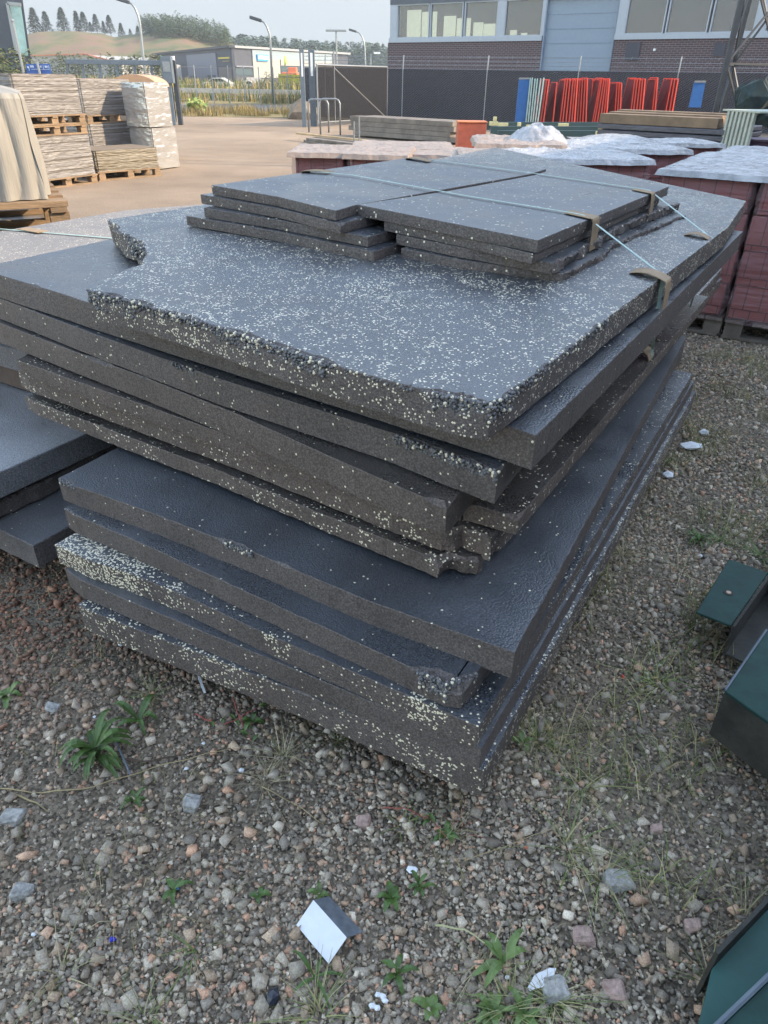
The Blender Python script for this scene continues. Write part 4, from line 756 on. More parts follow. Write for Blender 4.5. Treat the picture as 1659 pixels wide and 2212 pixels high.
for i,(x0,x1) in enumerate([(1135,1146),(1140,1150),(1145,1156),(1150,1161),(1155,1168),(1160,1175)]):
    leanframe(x0,x1,28.2-.05*i,170+random.uniform(-2,1),275,pgm,None,0,f'pale green ladder frame, {ordn[i]} from the left beside the blue panel','pale green ladder frames')
def bluepanel(x0,x1,xt0,xt1,yt,yb,Y,label):
    a=PY(x0,yb,Y);b=PY(x1,yb,Y);c=PY(xt1,yt,Y);d=PY(xt0,yt,Y); a.z=b.z=max(.1,a.z); ob=MB().prism([a,b,c,d],(.0,.04,0)).build('formwork_slab',bluem); tag(ob,label,'panel','blue panels'); mb=MB(); mb.bar(d+Vector((0,0,.02)),c+Vector((0,0,.02)),.05); mb.build('top_rail',mt['steel'],ob)
bluepanel(1112,1136,1121,1146,171,268,28.3,'blue panel at the left end of the leaning frames')
bluepanel(1488,1514,1500,1524,178,232,24,'single blue panel right of the red frames')
# dark slab pile with brown planks on top, lattice crate
r0=PY(1292,262,12.6); zt_=r0.z
pd0=Vector((PY(1290,290,12.4).x,12.4,0)); pd1=Vector((PY(1565,300,11.2).x,11.2,0)); dd=(pd1-pd0).normalized(); nn=Vector((-dd.y,dd.x,0)); Lp=(pd1-pd0).length
pile=empty('slab_pile',pd0,'dark pile of stacked wavy roofing slabs topped with brown planks','slab pile'); slabm=M('dark_slate_sheet',(.075,.072,.085),.5,var=.3,scale=6,bump=.5,bscale=20,stretch=(1,1,4))
ztop=PY(1420,250,12).z
mb=MB(); K=12
for k in range(K):
    z=.1+(ztop-.22)*k/K; mb.box((pd0+pd1)/2+nn*.9+dd*random.uniform(-.04,.04)+Vector((0,0,z+.035)),(Lp,1.9+random.uniform(-.05,.05),(ztop-.22)/K-.012),(dd,nn,Vector((0,0,1))))
mb.build('slabs',slabm,pile,bevel=.01)
mt['brownplank']=M('brown_plank',(.19,.13,.08),.8,var=.25,scale=3,bump=.3)
for k,(o_,l) in enumerate([(0,.93),(.32,.9),(.62,1.05)]):
    mb=MB(); mb.box(pd0+dd*(Lp*l/2)+nn*(.12+o_)+Vector((0,0,ztop-.06+.02*k)),(Lp*l,.26,.13),(dd,nn,Vector((0,0,1)))); mb.build('plank',mt['brownplank'],pile,bevel=.006)
lc=empty('lattice_crate',PY(1603,290,11.0).xy.to_3d(),'pale slatted rack standing right of the dark slab pile','rack'); la=PY(1577,240,11.2); lb=PY(1632,240,10.7); ld=(lb-la); ld.z=0; ll=ld.length; ld.normalize(); ln=Vector((-ld.y,ld.x,0)); pgr=M('pale_grey_green',(.36,.38,.32),.6)
for k in range(7):
    mb=MB(); q=la.xy.to_3d()+ld*(ll*k/6); mb.box(q+Vector((0,0,la.z/2)),(ll*.09,.04,la.z),(ld,ln,Vector((0,0,1)))); mb.build('slat',pgr,lc)
mb=MB(); 
for z in (.25,.6): mb.box(la.xy.to_3d()+ld*ll/2-ln*.03+Vector((0,0,la.z*z)),(ll,.02,.03),(ld,ln,Vector((0,0,1))))
mb.box(la.xy.to_3d()+ld*ll/2+ln*.4+Vector((0,0,la.z+.01)),(ll*1.5,.85,.02),(ld,ln,Vector((0,0,1)))); mb.build('rail',pgr,lc)
mb=MB(); c=PY(1648,270,11.5); mb.box((c.x+.25,11.6,.45),(.7,.5,.9)); ob=mb.build('purple_crate',M('dull_purple_plastic',(.09,.05,.08),.6),bevel=.02); tag(ob,'dull purple crate at the right edge behind the film covered pavers','crate'); mb=MB(); mb.box((c.x+.25,11.6,.912),(.74,.54,.024)); mb.build('rim',M('purple_rim',(.12,.08,.11),.6),ob)
# lattice mast
ms=empty('lattice_mast',PY(1560,240,16).xy.to_3d(),'dark steel lattice mast rising out of the picture at the right','mast')
def mline(x0,y0,x1,y1,Y,Y2,wd,nm,m_=None,ext=0):
    a=PY(x0,y0,Y);b=PY(x1,y1,Y2); mb=MB(); d=(b-a); mb.bar(a-d*ext,b,wd); mb.build(nm,m_ or mt['dsteel'],ms)
La0=PY(1602,0,15.2); La1=PY(1546,236,15.2); t_=PY(1619,0,16.4); t1=PY(1560,236,16.4); rt0=PY(1722,0,15.6); rt1=PY(1650,236,15.6)
for a,b,wd in ((La0,La1,.08),(t_,t1,.07),(rt0,rt1,.07)):
    mb=MB(); d=(a-b).normalized(); b2=b+(b-a).normalized()*(b.z/abs((b-a).normalized().z)); mb.bar(b2,a+d*4,wd); mb.build('leg',mt['dsteel'],ms)
for z0,z1 in ((.4,1.9),(1.9,3.4),(3.4,4.9)):
    def onl(p0,p1,z): f=(z-p1.z)/(p0.z-p1.z); return p1+(p0-p1)*f
    for (A_,B_) in (((La0,La1),(rt0,rt1)),((t_,t1),(rt0,rt1)),((La0,La1),(t_,t1))):
        for s_ in (0,1):
            mb=MB(); mb.bar(onl(*A_,z0 if s_ else z1),onl(*B_,z1 if s_ else z0),.03,.03); mb.build('brace',mt['dsteel'],ms)
        mb=MB(); mb.bar(onl(*A_,z0),onl(*B_,z0),.035); mb.build('strut',mt['dsteel'],ms)
mb=MB(); 
for i in range(26):
    c=PY(1640+random.uniform(-30,40),230+random.uniform(-30,20),14.6+random.uniform(-.5,.6)); mb.ico((c.x,c.y,max(.15,c.z)),random.uniform(.12,.3),.3)
ob=mb.build('dark_netting',M('dark_green_net',(.02,.035,.035),.9,var=.5,scale=6,bump=.8,bscale=9),smooth=False); tag(ob,'bunched dark netting around the foot of the lattice mast','netting')
# ================================================================ green steel beams, right foreground
grn=M('green_beam_paint',(.003,.026,.021),.6,spec=.3,col2=(.008,.042,.035),scale=16,bump=.15,bscale=30); rusty=M('rusty_primer',(.028,.027,.022),.8,var=.35,scale=14,bump=.4,bscale=60); grl=M('green_beam_faded',(.015,.075,.065),.6,var=.2,scale=5)
def ext(a,b,L): d=(b-a).normalized(); return a+d*L
# beam A : flat plate with a bolt hole and a web under its inner edge
z=.17; a=P(1575,1207,z); b=P(1504,1322,z); c=P(1579,1351,z); d=P(1660,1237,z)
r=empty('green_beam',(c.x,c.y,0),'green steel beam with a bolt hole in its end plate, upper right foreground','steel beam','green steel beams')
mb=MB(); mb.prism([a,b,c,d],(0,0,-.008)); mb.build('end_plate',grn,r,bevel=.002)
h=P(1574,1280,z+.001); mb=MB(); mb.tube([(h.x,h.y,z+.003),(h.x,h.y,z-.0)],.008,12); o=mb.build('bolt_hole',M('bright_hole',(.40,.30,.22),.6),r); mb=MB(); mb.tube([(h.x,h.y,z+.0015),(h.x,h.y,z)],.017,14); mb.build('rust_ring',rusty,r)
ed=(d-c).normalized(); dn=Vector((0,0,-1)); out=Vector((ed.y,-ed.x,0))
mb=MB(); mb.prism([c+out*.004,c+ed*1.4+out*.004,c+ed*1.4+out*.004+dn*.11,c+out*.004+dn*.11],out*.008); mb.build('web',rusty,r)
mb=MB(); q=c+dn*.11; mb.prism([q+out*.012,q+ed*1.4+out*.012,q+ed*1.4+out*.16,q+out*.10],(0,0,-.008)); mb.build('bottom_flange',rusty,r)
mb=MB(); mb.prism([d,d+out*.0+ed*.9,d+ed*.9+out*.3,d+out*.3],(0,0,-.008)); mb.build('top_flange',grn,r)
# beam B
z=.235; a=P(1655,1362,z); b=P(1566,1492,z); e1_=(P(1640,1545,z)-b).normalized()
r=empty('green_beam',(b.x,b.y,0),'wide green steel box beam with a rusty front face at the right edge','steel beam','green steel beams')
mb=MB(); mb.prism([a,b,b+e1_*1.3,a+e1_*1.3],(0,0,-.01)); mb.build('top_plate',grn,r,bevel=.002)
mb=MB(); mb.tube([a+Vector((0,0,.003)),b+Vector((0,0,.003))],.0035,6); mb.build('edge_bead',mt['gsteel'],r)
mb=MB(); fn=(b-a).normalized(); mb.prism([b-fn*.012,b-fn*.012+e1_*1.3,b-fn*.012+e1_*1.3-Vector((0,0,.16)),b-fn*.012-Vector((0,0,.16))],fn*.01-Vector((0,0,.0105))); mb.build('front_face',rusty,r)
mb=MB(); mb.prism([a+fn*.02-Vector((0,0,.011)),b-fn*.02-Vector((0,0,.011)),b-fn*.02-Vector((0,0,.17)),a+fn*.02-Vector((0,0,.17))],e1_*.012); mb.build('end_face',rusty,r)
# beam C : channel in the corner
z=.20; a=P(1660,1933,z+.02); b=P(1544,2054,z+.02); l=(a-b).normalized(); ox=Vector((l.y,-l.x,0))
r=empty('green_beam',(b.x,b.y,0),'green steel channel with a faded inner web in the lower right corner','steel beam','green steel beams')
c1=P(1542,2212,.30); c2=P(1660,2100,.30); rl=(c2-c1).normalized()
mb=MB(); mb.prism([b,a+l*.8,a+l*.8-Vector((0,0,.16)),b-Vector((0,0,.16))],ox*.008); mb.build('outer_flange',rusty,r)
w0=b+ox*.009-Vector((0,0,.05)); w1=w0+l*1.1; cc1=c1-rl*.01; cc2=c2+rl*.6
mb=MB(); mb.prism([w0,w1,Vector((cc2.x,cc2.y,w0.z))-ox*.002,Vector((cc1.x,cc1.y,w0.z))-ox*.002],(0,0,-.008)); mb.build('web',grl,r)
mb=MB(); mb.prism([cc1,cc2,cc2+Vector((0,0,-.28)),cc1+Vector((0,0,-.28))],ox*.009); mb.build('inner_flange',grn,r)
mb=MB(); mb.prism([cc1+Vector((0,0,-.004))+ox*.0095,cc2+Vector((0,0,-.004))+ox*.0095,cc2+ox*.6+Vector((0,0,-.03)),cc1+ox*.6+Vector((0,0,-.03))],(0,0,-.008)); mb.build('side_plate',grn,r)
mb=MB(); mb.tube([cc1+Vector((0,0,.002))+ox*.004,cc2+Vector((0,0,.002))+ox*.004],.005,6); mb.build('edge_bead',mt['gsteel'],r)
# ================================================================ background
grassm=M('dry_grass_ground',(.12,.10,.035),.9,scale=.5,col2=(.24,.175,.06)); 
def strip(name,y0,y1,x0,x1,z,mat,kind='structure',amp=.0,nx=60,ny=6,seed=0):
    vs=[(x0+(x1-x0)*i/nx,y0+(y1-y0)*j/ny,z+amp*noise.noise(Vector((x0+(x1-x0)*i/nx*.3+seed,j*1.1,seed)))) for j in range(ny+1) for i in range(nx+1)]
    return tag(MB().add(vs,[(j*(nx+1)+i,j*(nx+1)+i+1,(j+1)*(nx+1)+i+1,(j+1)*(nx+1)+i) for j in range(ny) for i in range(nx)]).build(name,mat,recalc=False),kind=kind)
asph=M('road_asphalt',(.17,.145,.12),.9,var=.1,scale=2)
strip('verge',35.2,40.5,-30,4,.012,grassm,amp=.0); 
strip('road',41,50,-80,6,.016,asph)
strip('roadside_bank',50.2,63,-90,6,.02,grassm)
strip('far_road',63.2,74,-110,40,.024,asph); strip('far_field',74.5,97,-140,60,.03,M('meadow',(.06,.075,.02),.9,scale=.25,col2=(.18,.155,.05)))
def blades(n,region,hmin,hmax,wd,cols,name,label,clump=2.5,thr=-.2,kind='stuff',seed=0,lean=.5):
    V=[];F=[];Cc=[]; 
    for i in range(n):
        for _ in range(6):
            x=random.uniform(region[0],region[1]); y=random.uniform(region[2],region[3])
            if noise.noise(Vector((x/clump,y/clump,seed)))>thr: break
        h_=random.uniform(hmin,hmax); a=random.uniform(0,6.28); lx,ly=math.cos(a)*h_*lean*random.random(),math.sin(a)*h_*lean*random.random(); b_=random.uniform(0,3.14); wx,wy=math.cos(b_)*wd,math.sin(b_)*wd; z=region[4] if len(region)>4 else gz(x,y)
        k=len(V); V+=[(x-wx,y-wy,z),(x+wx,y+wy,z),(x+lx*.4-wx*.7,y+ly*.4-wy*.7,z+h_*.6),(x+lx*.4+wx*.7,y+ly*.4+wy*.7,z+h_*.6),(x+lx,y+ly,z+h_*(1-.3*lean*random.random()))]
        F+=[(k,k+1,k+3,k+2),(k+2,k+3,k+4)]; c=random.choice(cols); f=random.uniform(.7,1.2); Cc+=[(c[0]*f,c[1]*f,c[2]*f,1)]*5
    me=bpy.data.meshes.new(name); me.from_pydata(V,[],F); at=me.color_attributes.new('tone','FLOAT_COLOR','POINT'); at.data.foreach_set('color',np.array(Cc,np.float32).reshape(-1)); me.materials.append(leafm)
    return tag(link(name,me),label,'grass' if label else None,kind=kind)
leafm=bpy.data.materials.new('leaf_tone'); leafm.use_nodes=True; _t=leafm.node_tree; _a=_t.nodes.new('ShaderNodeAttribute'); _a.attribute_name='tone'; _t.links.new(_a.outputs['Color'],_t.nodes['Principled BSDF'].inputs['Base Color']); _t.nodes['Principled BSDF'].inputs['Roughness'].default_value=.6
YEL=[(.24,.17,.05),(.20,.15,.055),(.13,.13,.035),(.27,.19,.07)]; GRN=[(.05,.085,.02),(.075,.10,.022),(.10,.11,.03)]
blades(5000,(-16,-2.6,35.5,40),.15,.5,.012,YEL,'dry_grass','tall yellow dry grass on the verge beyond the gateway',clump=1.5,thr=0)
blades(9000,(-70,4,51,62.5,.02),.3,.9,.03,YEL+GRN,'bank_grass','mixed yellow and green grass on the bank between the roads',clump=4,thr=-.1,seed=3)
blades(9000,(-80,5,75,95,.03),.5,1.5,.05,GRN+[(.40,.34,.05)]+YEL,'meadow_grass','green and yellow meadow in front of the far warehouse',clump=5,thr=-.15,seed=5)
def bush(name,c,rx,ry,hh,cols,label,cat='bush',n=500,ls=.12,group=None,trunk=False):
    V=[];F=[];Cc=[]; c=Vector(c)
    for i in range(n):
        d=Vector((random.gauss(0,1),random.gauss(0,1),random.gauss(0,1))).normalized(); rr=random.random()**.4*(.75+.45*noise.noise(d*2.3+c)); q=Vector((c.x+d.x*rx*rr,c.y+d.y*ry*rr,c.z+hh*.5+d.z*hh*.5*rr)); 
        u=Vector((random.gauss(0,1),random.gauss(0,1),random.gauss(0,1))).normalized(); v=u.orthogonal().normalized(); s=ls*random.uniform(.6,1.4); k=len(V); V+=[q-u*s,q+v*s*.5,q+u*s,q-v*s*.5]; F.append((k,k+1,k+2,k+3)); cc=random.choice(cols); f=random.uniform(.6,1.3); Cc+=[(cc[0]*f,cc[1]*f,cc[2]*f,1)]*4
    me=bpy.data.meshes.new(name); me.from_pydata([tuple(v) for v in V],[],F); at=me.color_attributes.new('tone','FLOAT_COLOR','POINT'); at.data.foreach_set('color',np.array(Cc,np.float32).reshape(-1)); me.materials.append(leafm); return me
def bushobj(name,c,rx,ry,hh,cols,label,cat='bush',n=500,ls=.12,group=None):
    r=empty(name,(c[0],c[1],c[2]),label,cat,group); link('foliage',bush(name,c,rx,ry,hh,cols,label,n=n,ls=ls),r)
    mb=MB(); mb.tube([(c[0],c[1],c[2]-.1),(c[0]+.05,c[1],c[2]+hh*.6)],.05*hh*.5,6,.01); mb.build('stem',mt['darkwood'],r); return r
c=PY(425,240,38); bushobj('weed_clump',(c.x,38,0),.6,.5,.75,[(.13,.22,.04),(.2,.26,.06),(.30,.30,.08)],'green weed clump at the left of the gateway','weeds',n=500,ls=.08)
c=PY(680,262,34.2)
# rock
mb=MB(); c=PY(652,258,34.4); mb.ico((c.x,34.4,.28),.55,.22,(1.1,.8,.9)); mb.ico((c.x+.5,34.6,.18),.35,.2); ob=mb.build('boulder',M('pale_rock',(.20,.16,.12),.9,var=.25,scale=4,bump=.8,bscale=10)); tag(ob,'pale rough boulder in the dry grass beside the lamp post','boulder')
# guard rail
gr=empty('guard_rail',PY(420,216,57).xy.to_3d(),'grey steel guard rail beside the road beyond the gateway','guard rail'); a=PY(380,218,58);b=PY(650,218,56)
mb=MB(); mb.bar((a.x-8,58,.6),(b.x,56,.6),.05,.28); mb.build('rail',M('rail_grey',(.42,.38,.33),.6),gr)
for k in range(12): q=Vector((a.x-8,58.1,0)).lerp(Vector((b.x,56.1,0)),k/11); mb=MB(); mb.box((q.x,q.y,.3),(.1,.1,.6)); mb.build('post',mt['steel'],gr)
# thin fence far
ff=empty('far_wire_fence',PY(500,200,66).xy.to_3d(),'thin wire fence with slender posts along the far road','fence')
a=PY(385,190,44);b=PY(650,190,52)
for k in range(9): q=a.lerp(b,k/8); mb=MB(); mb.tube([(q.x,q.y,0),(q.x,q.y,2.0)],.03,6); mb.build('post',mt['steel'],ff)
mb=MB()
for z in (.4,1.1,1.9): mb.tube([(a.x,a.y,z),(b.x,b.y,z)],.006,4)
mb.build('wire',mt['steel'],ff)
# cars
def car(c,L,hh,ang,col,label,s=1):
    r=empty('parked_car',(c.x,c.y,0),label,'car'); d=hd(ang); n=Vector((-d.y,d.x,0)); o=Vector((c.x,c.y,0)); Wd=L*.4
    prof=[(-.5,.25),(-.5,.55),(-.42,.62),(-.28,.68),(-.12,.97),(.20,1.0),(.40,.72),(.49,.65),(.5,.25)]
    Pn=lambda a,z,w_: o+d*(a*L)+n*w_+Vector((0,0,z*hh))
    mb=MB(); mb.prism([Pn(a,z,-Wd/2) for a,z in prof],n*Wd); mb.build('body',M('car_paint',tuple(c_*.6 for c_ in col),.3,var=.02),r,bevel=.05)
    gm_=M('car_glass',(.03,.04,.05),.1)
    mb=MB(); mb.prism([Pn(a,z,-Wd/2-.012) for a,z in [(-.24,.70),(-.11,.92),(.18,.94),(.34,.72)]],n*.01); mb.prism([Pn(a,z,Wd/2+.002) for a,z in [(-.24,.70),(-.11,.92),(.18,.94),(.34,.72)]],n*.01); mb.build('side_windows',gm_,r)
    for a in (-.31,.30):
        for w_ in (-Wd/2-.01,Wd/2-.17):
            mb=MB(); q=Pn(a,.21,w_); mb.tube([q,q+n*.18],.3,16); mb.build('wheel',M('tyre',(.02,.02,.02),.8),r)
    for w_ in (-Wd*.38,Wd*.30): mb=MB(); q=Pn(-.503,.5,w_); mb.box(q,(.03,.2,.12),(d,n,Vector((0,0,1)))); mb.build('headlight',mt['white'],r)
c=PY(472,200,88); car(c,3.3,1.25,95,(.62,.62,.60),'white hatchback on the road beyond the gateway')
c=PY(735,205,46); car(c,3.4,1.3,97,(.40,.40,.40),'grey car seen dimly through the gate screen')
c=PY(533,184,92); car(c,2.2,1.0,90,(.65,.65,.63),'small white vehicle front by the far warehouse')
c=PY(628,184,90); mb=MB(); mb.box((c.x,90,1.1),(1.7,2,1.5)); mb.box((c.x+.3,90,2.0),(.9,1.2,.6)); ob=mb.build('orange_machine',M('orange_machine_paint',(.50,.13,.05),.5),bevel=.05); tag(ob,'small orange machine parked by the far warehouse','machine'); 
for s_ in (-.6,.6): mb=MB(); mb.tube([(c.x+s_,88.9,.4),(c.x+s_,88.7,.4)],.4,12); mb.build('wheel',M('tyre_dark',(.02,.02,.02),.8),ob)
# yellow banner
a=PY(602,168,86);b=PY(662,171,84); mb=MB(); mb.prism([a+Vector((0,0,.35)),b+Vector((0,0,.35)),b-Vector((0,0,.5)),a-Vector((0,0,.5))],(0,.05,0)); ob=mb.build('yellow_banner',M('yellow_vinyl',(.38,.32,.02),.6)); tag(ob,'long yellow banner with dark lettering on the far fence','banner')
mb=MB()
for k in range(9):
    q=a.lerp(b,.06+k*.055); mb.box(q+Vector((0,-.03,.12)),(.22,.01,.16))
for k in range(7):
    q=a.lerp(b,.62+k*.05); mb.box(q+Vector((0,-.03,.12)),(.2,.01,.14))
mb.build('lettering',M('faded_dark_ink',(.20,.17,.04),.7),ob)
mb=MB()
for f in (0,.5,1): q=a.lerp(b,f); mb.tube([(q.x,q.y+.1,0),(q.x,q.y+.1,q.z+.4)],.04,6)
mb.build('post',mt['steel'],ob)
# far warehouse
Cn=PY(506,180,100); Lf=PY(318,180,158); Rt=PY(752,180,124)
wh=empty('grey_warehouse',(Cn.x,100,0),'long low grey warehouse with white panels and blue sign beyond the road','building')
WL=WP((Lf.x,158),(Cn.x-Lf.x,100-158)); WR=WP((Cn.x,100),(Rt.x-Cn.x,24)); 
for w_ in (WL,WR):
    if w_.n.y>0: w_.n=-w_.n
lenL=(Vector((Cn.x,100,0))-WL.p).length; lenR=(Vector((Rt.x,124,0))-WR.p).length
zr=PY(506,103,100).z
def fw(nm,w_,a0,a1,z0,z1,d0,d1,m_): mb=MB(); w_.slab(mb,a0,a1,z0,z1,d0,d1); return mb.build(nm,m_,wh)
gy=M('charcoal_cladding',(.04,.045,.06),.6,var=.1,scale=2); lg=M('lilac_grey_cladding',(.15,.155,.185),.6,var=.06); wp_=M('white_cladding',(.27,.26,.235),.6,var=.04); lb_=M('pale_blue_band',(.19,.235,.26),.6,var=.04); dg=M('dark_window_band',(.05,.075,.085),.2); brn=M('brown_cladding',(.13,.11,.10),.7)
z1=zr
fw('wall',WL,0,lenL,0,z1,-.3,0,gy); fw('wall',WR,.05,lenR,0,z1,-.3,0,gy)
fw('eaves',WL,-.3,lenL+.2,z1,z1+.25,-.3,.3,mt['dsteel']); fw('eaves',WR,.31,lenR+.3,z1,z1+.24,-.3,.3,M('pale_roof_edge',(.22,.23,.24),.6)); mb=MB(); mb.prism([(Lf.x,158,z1-.15),(Cn.x+.3,100.6,z1-.15),(Rt.x,124,z1-.15),(Rt.x-4,170,z1-.15)],(0,0,.1)); mb.build('roof',mt['dsteel'],wh)
SL=lambda x,y=150: WL.px(x,y); SR_=lambda x,y=150: WR.px(x,y)
fw('grey_panel',WL,SL(407)[0],SL(470)[0],0,z1-.4,.01,.1,lg); fw('brown_panel',WL,SL(474)[0],SL(502)[0],0,WL.px(480,146)[1],.01,.1,brn)
fw('door',WL,SL(408)[0]+.6,SL(424)[0]+.3,0,WL.px(415,164)[1],.11,.16,gy); fw('door',WL,SL(449)[0],SL(466)[0],0,WL.px(455,162)[1],.11,.16,gy)
fw('white_panel',WR,SR_(546)[0],SR_(604)[0],WR.px(560,168)[1],z1-1.0,.01,.12,wp_); fw('pale_blue_panel',WR,SR_(546)[0],SR_(716)[0],z1-1.0,z1-.1,.01,.12,lb_)
fw('white_panel',WR,SR_(606)[0],SR_(716)[0],WR.px(650,143)[1],z1-1.0,.01,.12,wp_); fw('window_band',WR,SR_(606)[0],SR_(712)[0],WR.px(650,162)[1],WR.px(650,143)[1]-.05,.01,.08,dg)
fw('window_band',WR,SR_(508)[0],SR_(544)[0],WR.px(520,163)[1],WR.px(520,146)[1],.01,.08,dg); fw('ledge',WR,SR_(507)[0],SR_(545)[0],WR.px(520,145)[1],WR.px(520,145)[1]+.15,.01,.3,lg)
fw('shutter',WR,SR_(528)[0],SR_(566)[0],0,WR.px(540,167)[1],.125,.2,M('shutter_grey',(.18,.19,.21),.6))
sg=fw('blue_sign',WR,SR_(554)[0],SR_(577)[0],WR.px(560,132)[1],WR.px(560,118)[1],.125,.3,M('sign_blue',(.03,.22,.48),.5)); mb=MB(); WR.slab(mb,SR_(555.5)[0],SR_(576)[0],WR.px(560,127.5)[1],WR.px(560,120.5)[1],.302,.32); mb.build('sign_face',mt['white'],sg)
mb=MB()
for x in (561,563,566,569.5,571.5,573): WR.slab(mb,SR_(x)[0],SR_(x+1.2)[0],WR.px(x,126)[1],WR.px(x,122.5)[1],.322,.33)
mb.build('lettering',M('sign_ink',(.10,.12,.30),.5),sg)
ys=fw('yellow_lettering',WL,SL(475)[0],SL(499)[0],WL.px(485,127)[1],WL.px(485,123.5)[1],.02,.1,M('yellow_letters',(.50,.40,.05),.5)); fw('yellow_lettering',WL,SL(484)[0],SL(499)[0],WL.px(490,133)[1],WL.px(490,131)[1],.02,.1,M('dim_letters',(.22,.19,.08),.5))
mb=MB(); q=WR.at(SR_(614)[0],WR.px(614,131)[1],.14); mb.ico(q,.55,0,(.6,.2,1.2)); mb.build('green_logo',M('lime_logo',(.42,.55,.10),.5),wh,smooth=True)
# low white building with orange eaves
lw=empty('white_shed',PY(180,130,108).xy.to_3d(),'low white building with a thin orange roof edge below the hill','building'); a=PY(68,135,118);b=PY(262,140,104); m_=PY(180,119,110)
LWp=WP((a.x,118),(b.x-a.x,104-118)); LWp.n=-LWp.n if LWp.n.y>0 else LWp.n; ll=(Vector((b.x,104,0))-LWp.p).length
m1=LWp.px(185,119); e0=LWp.px(70,122)[1]; e1_=LWp.px(258,138)[1]
mb=MB(); mb.prism([LWp.at(0,0),LWp.at(ll,0),LWp.at(ll,e1_),LWp.at(m1[0],m1[1]),LWp.at(0,e0)],-LWp.n*9); mb.build('wall',M('white_wall',(.32,.31,.29),.7,var=.03),lw)
mb=MB(); mb.bar(LWp.at(m1[0],m1[1]+.1,.15),LWp.at(ll,e1_+.1,.15),.3,.14); mb.bar(LWp.at(0,e0+.1,.15),LWp.at(m1[0],m1[1]+.1,.15),.3,.14); mb.build('eaves',M('orange_eaves',(.45,.13,.06),.6),lw)
for x in (158,205): mb=MB(); s0,zz=LWp.px(x,134); LWp.slab(mb,s0-.6,s0+.6,zz-.4,zz+.5,.01,.06); mb.build('window',dg,lw)
# tower at the left
tw=empty('dark_tower',PY(30,110,62).xy.to_3d(),'dark modern tower with a tall slanting glass strip at the left edge','building')
a=PY(-60,118,62);b=PY(65,118,62);c=PY(48,-8,62);d=PY(-60,-8,62)
mb=MB(); mb.prism([Vector((a.x,62,-.0)),Vector((b.x+ (b.x-c.x)/(b.z-c.z)*(0-b.z),62,0)),b,c+(c-b)*.5,d+(d-a)*.5],(b.x/62*9*1.04,9,0)); mb.build('wall',M('tower_cladding',(.03,.036,.052),.5,var=.1),tw)
mb=MB(); mb.prism([PY(39,118,61.95),PY(61,121,61.95),PY(45,11,61.95),PY(18,8,61.95)],(0,-.05,0)); g_=mb.build('glass_strip',M('teal_glass',(.16,.30,.31),.12,var=.3,scale=.6,spec=.8),tw)
mb=MB(); mb.bar(PY(16.5,7,61.9),PY(37,118,61.9),.2); mb.bar(PY(16.5,7,61.9),PY(45,10,61.9),.2); mb.build('frame',mt['steel'],g_)
# leaning pole, road sign
mb=MB(); a=PY(55,175,33); b=PY(27,45,33); mb.tube([(a.x+.35*(a.x-b.x)/3,33,0),a,b],.05); ob=mb.build('flag_pole',mt['steel']); tag(ob,'slim leaning pole in front of the dark tower','pole'); mb=MB(); mb.ico(b,.08); mb.build('cap',mt['steel'],ob)
sgn=empty('road_sign',PY(82,150,33).xy.to_3d(),'blue direction sign with a white arrow above the wrapped pallets','sign')
a=PY(55,138,33);b=PY(107,138,33);c=PY(108.5,155,33);d=PY(57,155,33); c.z-=.25;d.z-=.25
mb=MB(); mb.prism([a,b,c,d],(0,.04,0)); pl=mb.build('sign_plate',M('road_sign_blue',(.015,.07,.27),.5),sgn)
mb=MB(); sx=(b.x-a.x); zc=(a.z+PY(82,155,33).z)/2; hs=a.z-zc
for (u,w0_,z_,h_) in [(.08,.05,.35,.5),(.11,.02,-.6,.9)]: mb.box((a.x+sx*u,32.985,zc+hs*z_*.5),(sx*w0_,.01,hs*h_))
for (u,w0_) in [(.19,.02),(.23,.03),(.27,.012),(.30,.03),(.52,.01),(.60,.03),(.645,.012),(.79,.012),(.82,.03),(.865,.03),(.91,.015)]: mb.box((a.x+sx*u,32.985,zc+hs*.35),(sx*w0_,.01,hs*.55))
mb.box((a.x+sx*.58,32.985,zc-hs*.35),(sx*.76,.01,hs*.09)); 
for u in (.72,.95): mb.box((a.x+sx*u,32.985,zc+hs*.25),(sx*.008,.01,hs*1.0))
mb.build('sign_symbols',M('sign_white',(.45,.52,.60),.5),pl)
mb=MB(); q=PY(80,135,32.9); mb.tube([(q.x+.1,32.9,0),(q.x,32.9,q.z)],.05); mb.build('pole',mt['steel'],sgn)
# street lamps
def lamp(xb,yb,xt,yt,xh,yh,Y,label,r_=.07):
    b=PY(xb,yb,Y);t=PY(xt,yt,Y);h_=PY(xh,yh,Y); rt=empty('street_lamp',(b.x,Y,0),label,'street lamp','curved street lamps')
    dx=h_.x-t.x; dz=h_.z-t.z; pts=[Vector((b.x+(b.x-t.x)*b.z/max(.1,(t.z-b.z)),Y,0)),b,t]+[Vector((t.x+dx*(1-math.cos(f*1.5708)),Y,t.z+dz*math.sin(f*1.5708))) for f in (.25,.5,.75,1)]
    mb=MB(); mb.tube(pts,r_,8,r_*.6); mb.build('pole',mt['oldwood'] if False else mt['steel'],rt,smooth=True)
    e=pts[-1]; dd_=Vector((math.copysign(1,dx),0,.25)).normalized(); mb=MB(); mb.box(e+dd_*r_*3.5,(r_*9,r_*3.5,r_*2.2),(dd_,Vector((0,1,0)),dd_.cross(Vector((0,1,0))))); mb.build('lamp_head',mt['dsteel'],rt,bevel=r_*.4)
lamp(311,135,302,50,276,4,52,'tall curved street lamp in front of the hill',.09)
lamp(590,235,584,88,562,44,52,'curved street lamp beside the boulder in the gateway view',.08)
lamp(790,160,788,105,768,68,100,'distant curved street lamp right of the gate posts',.10)
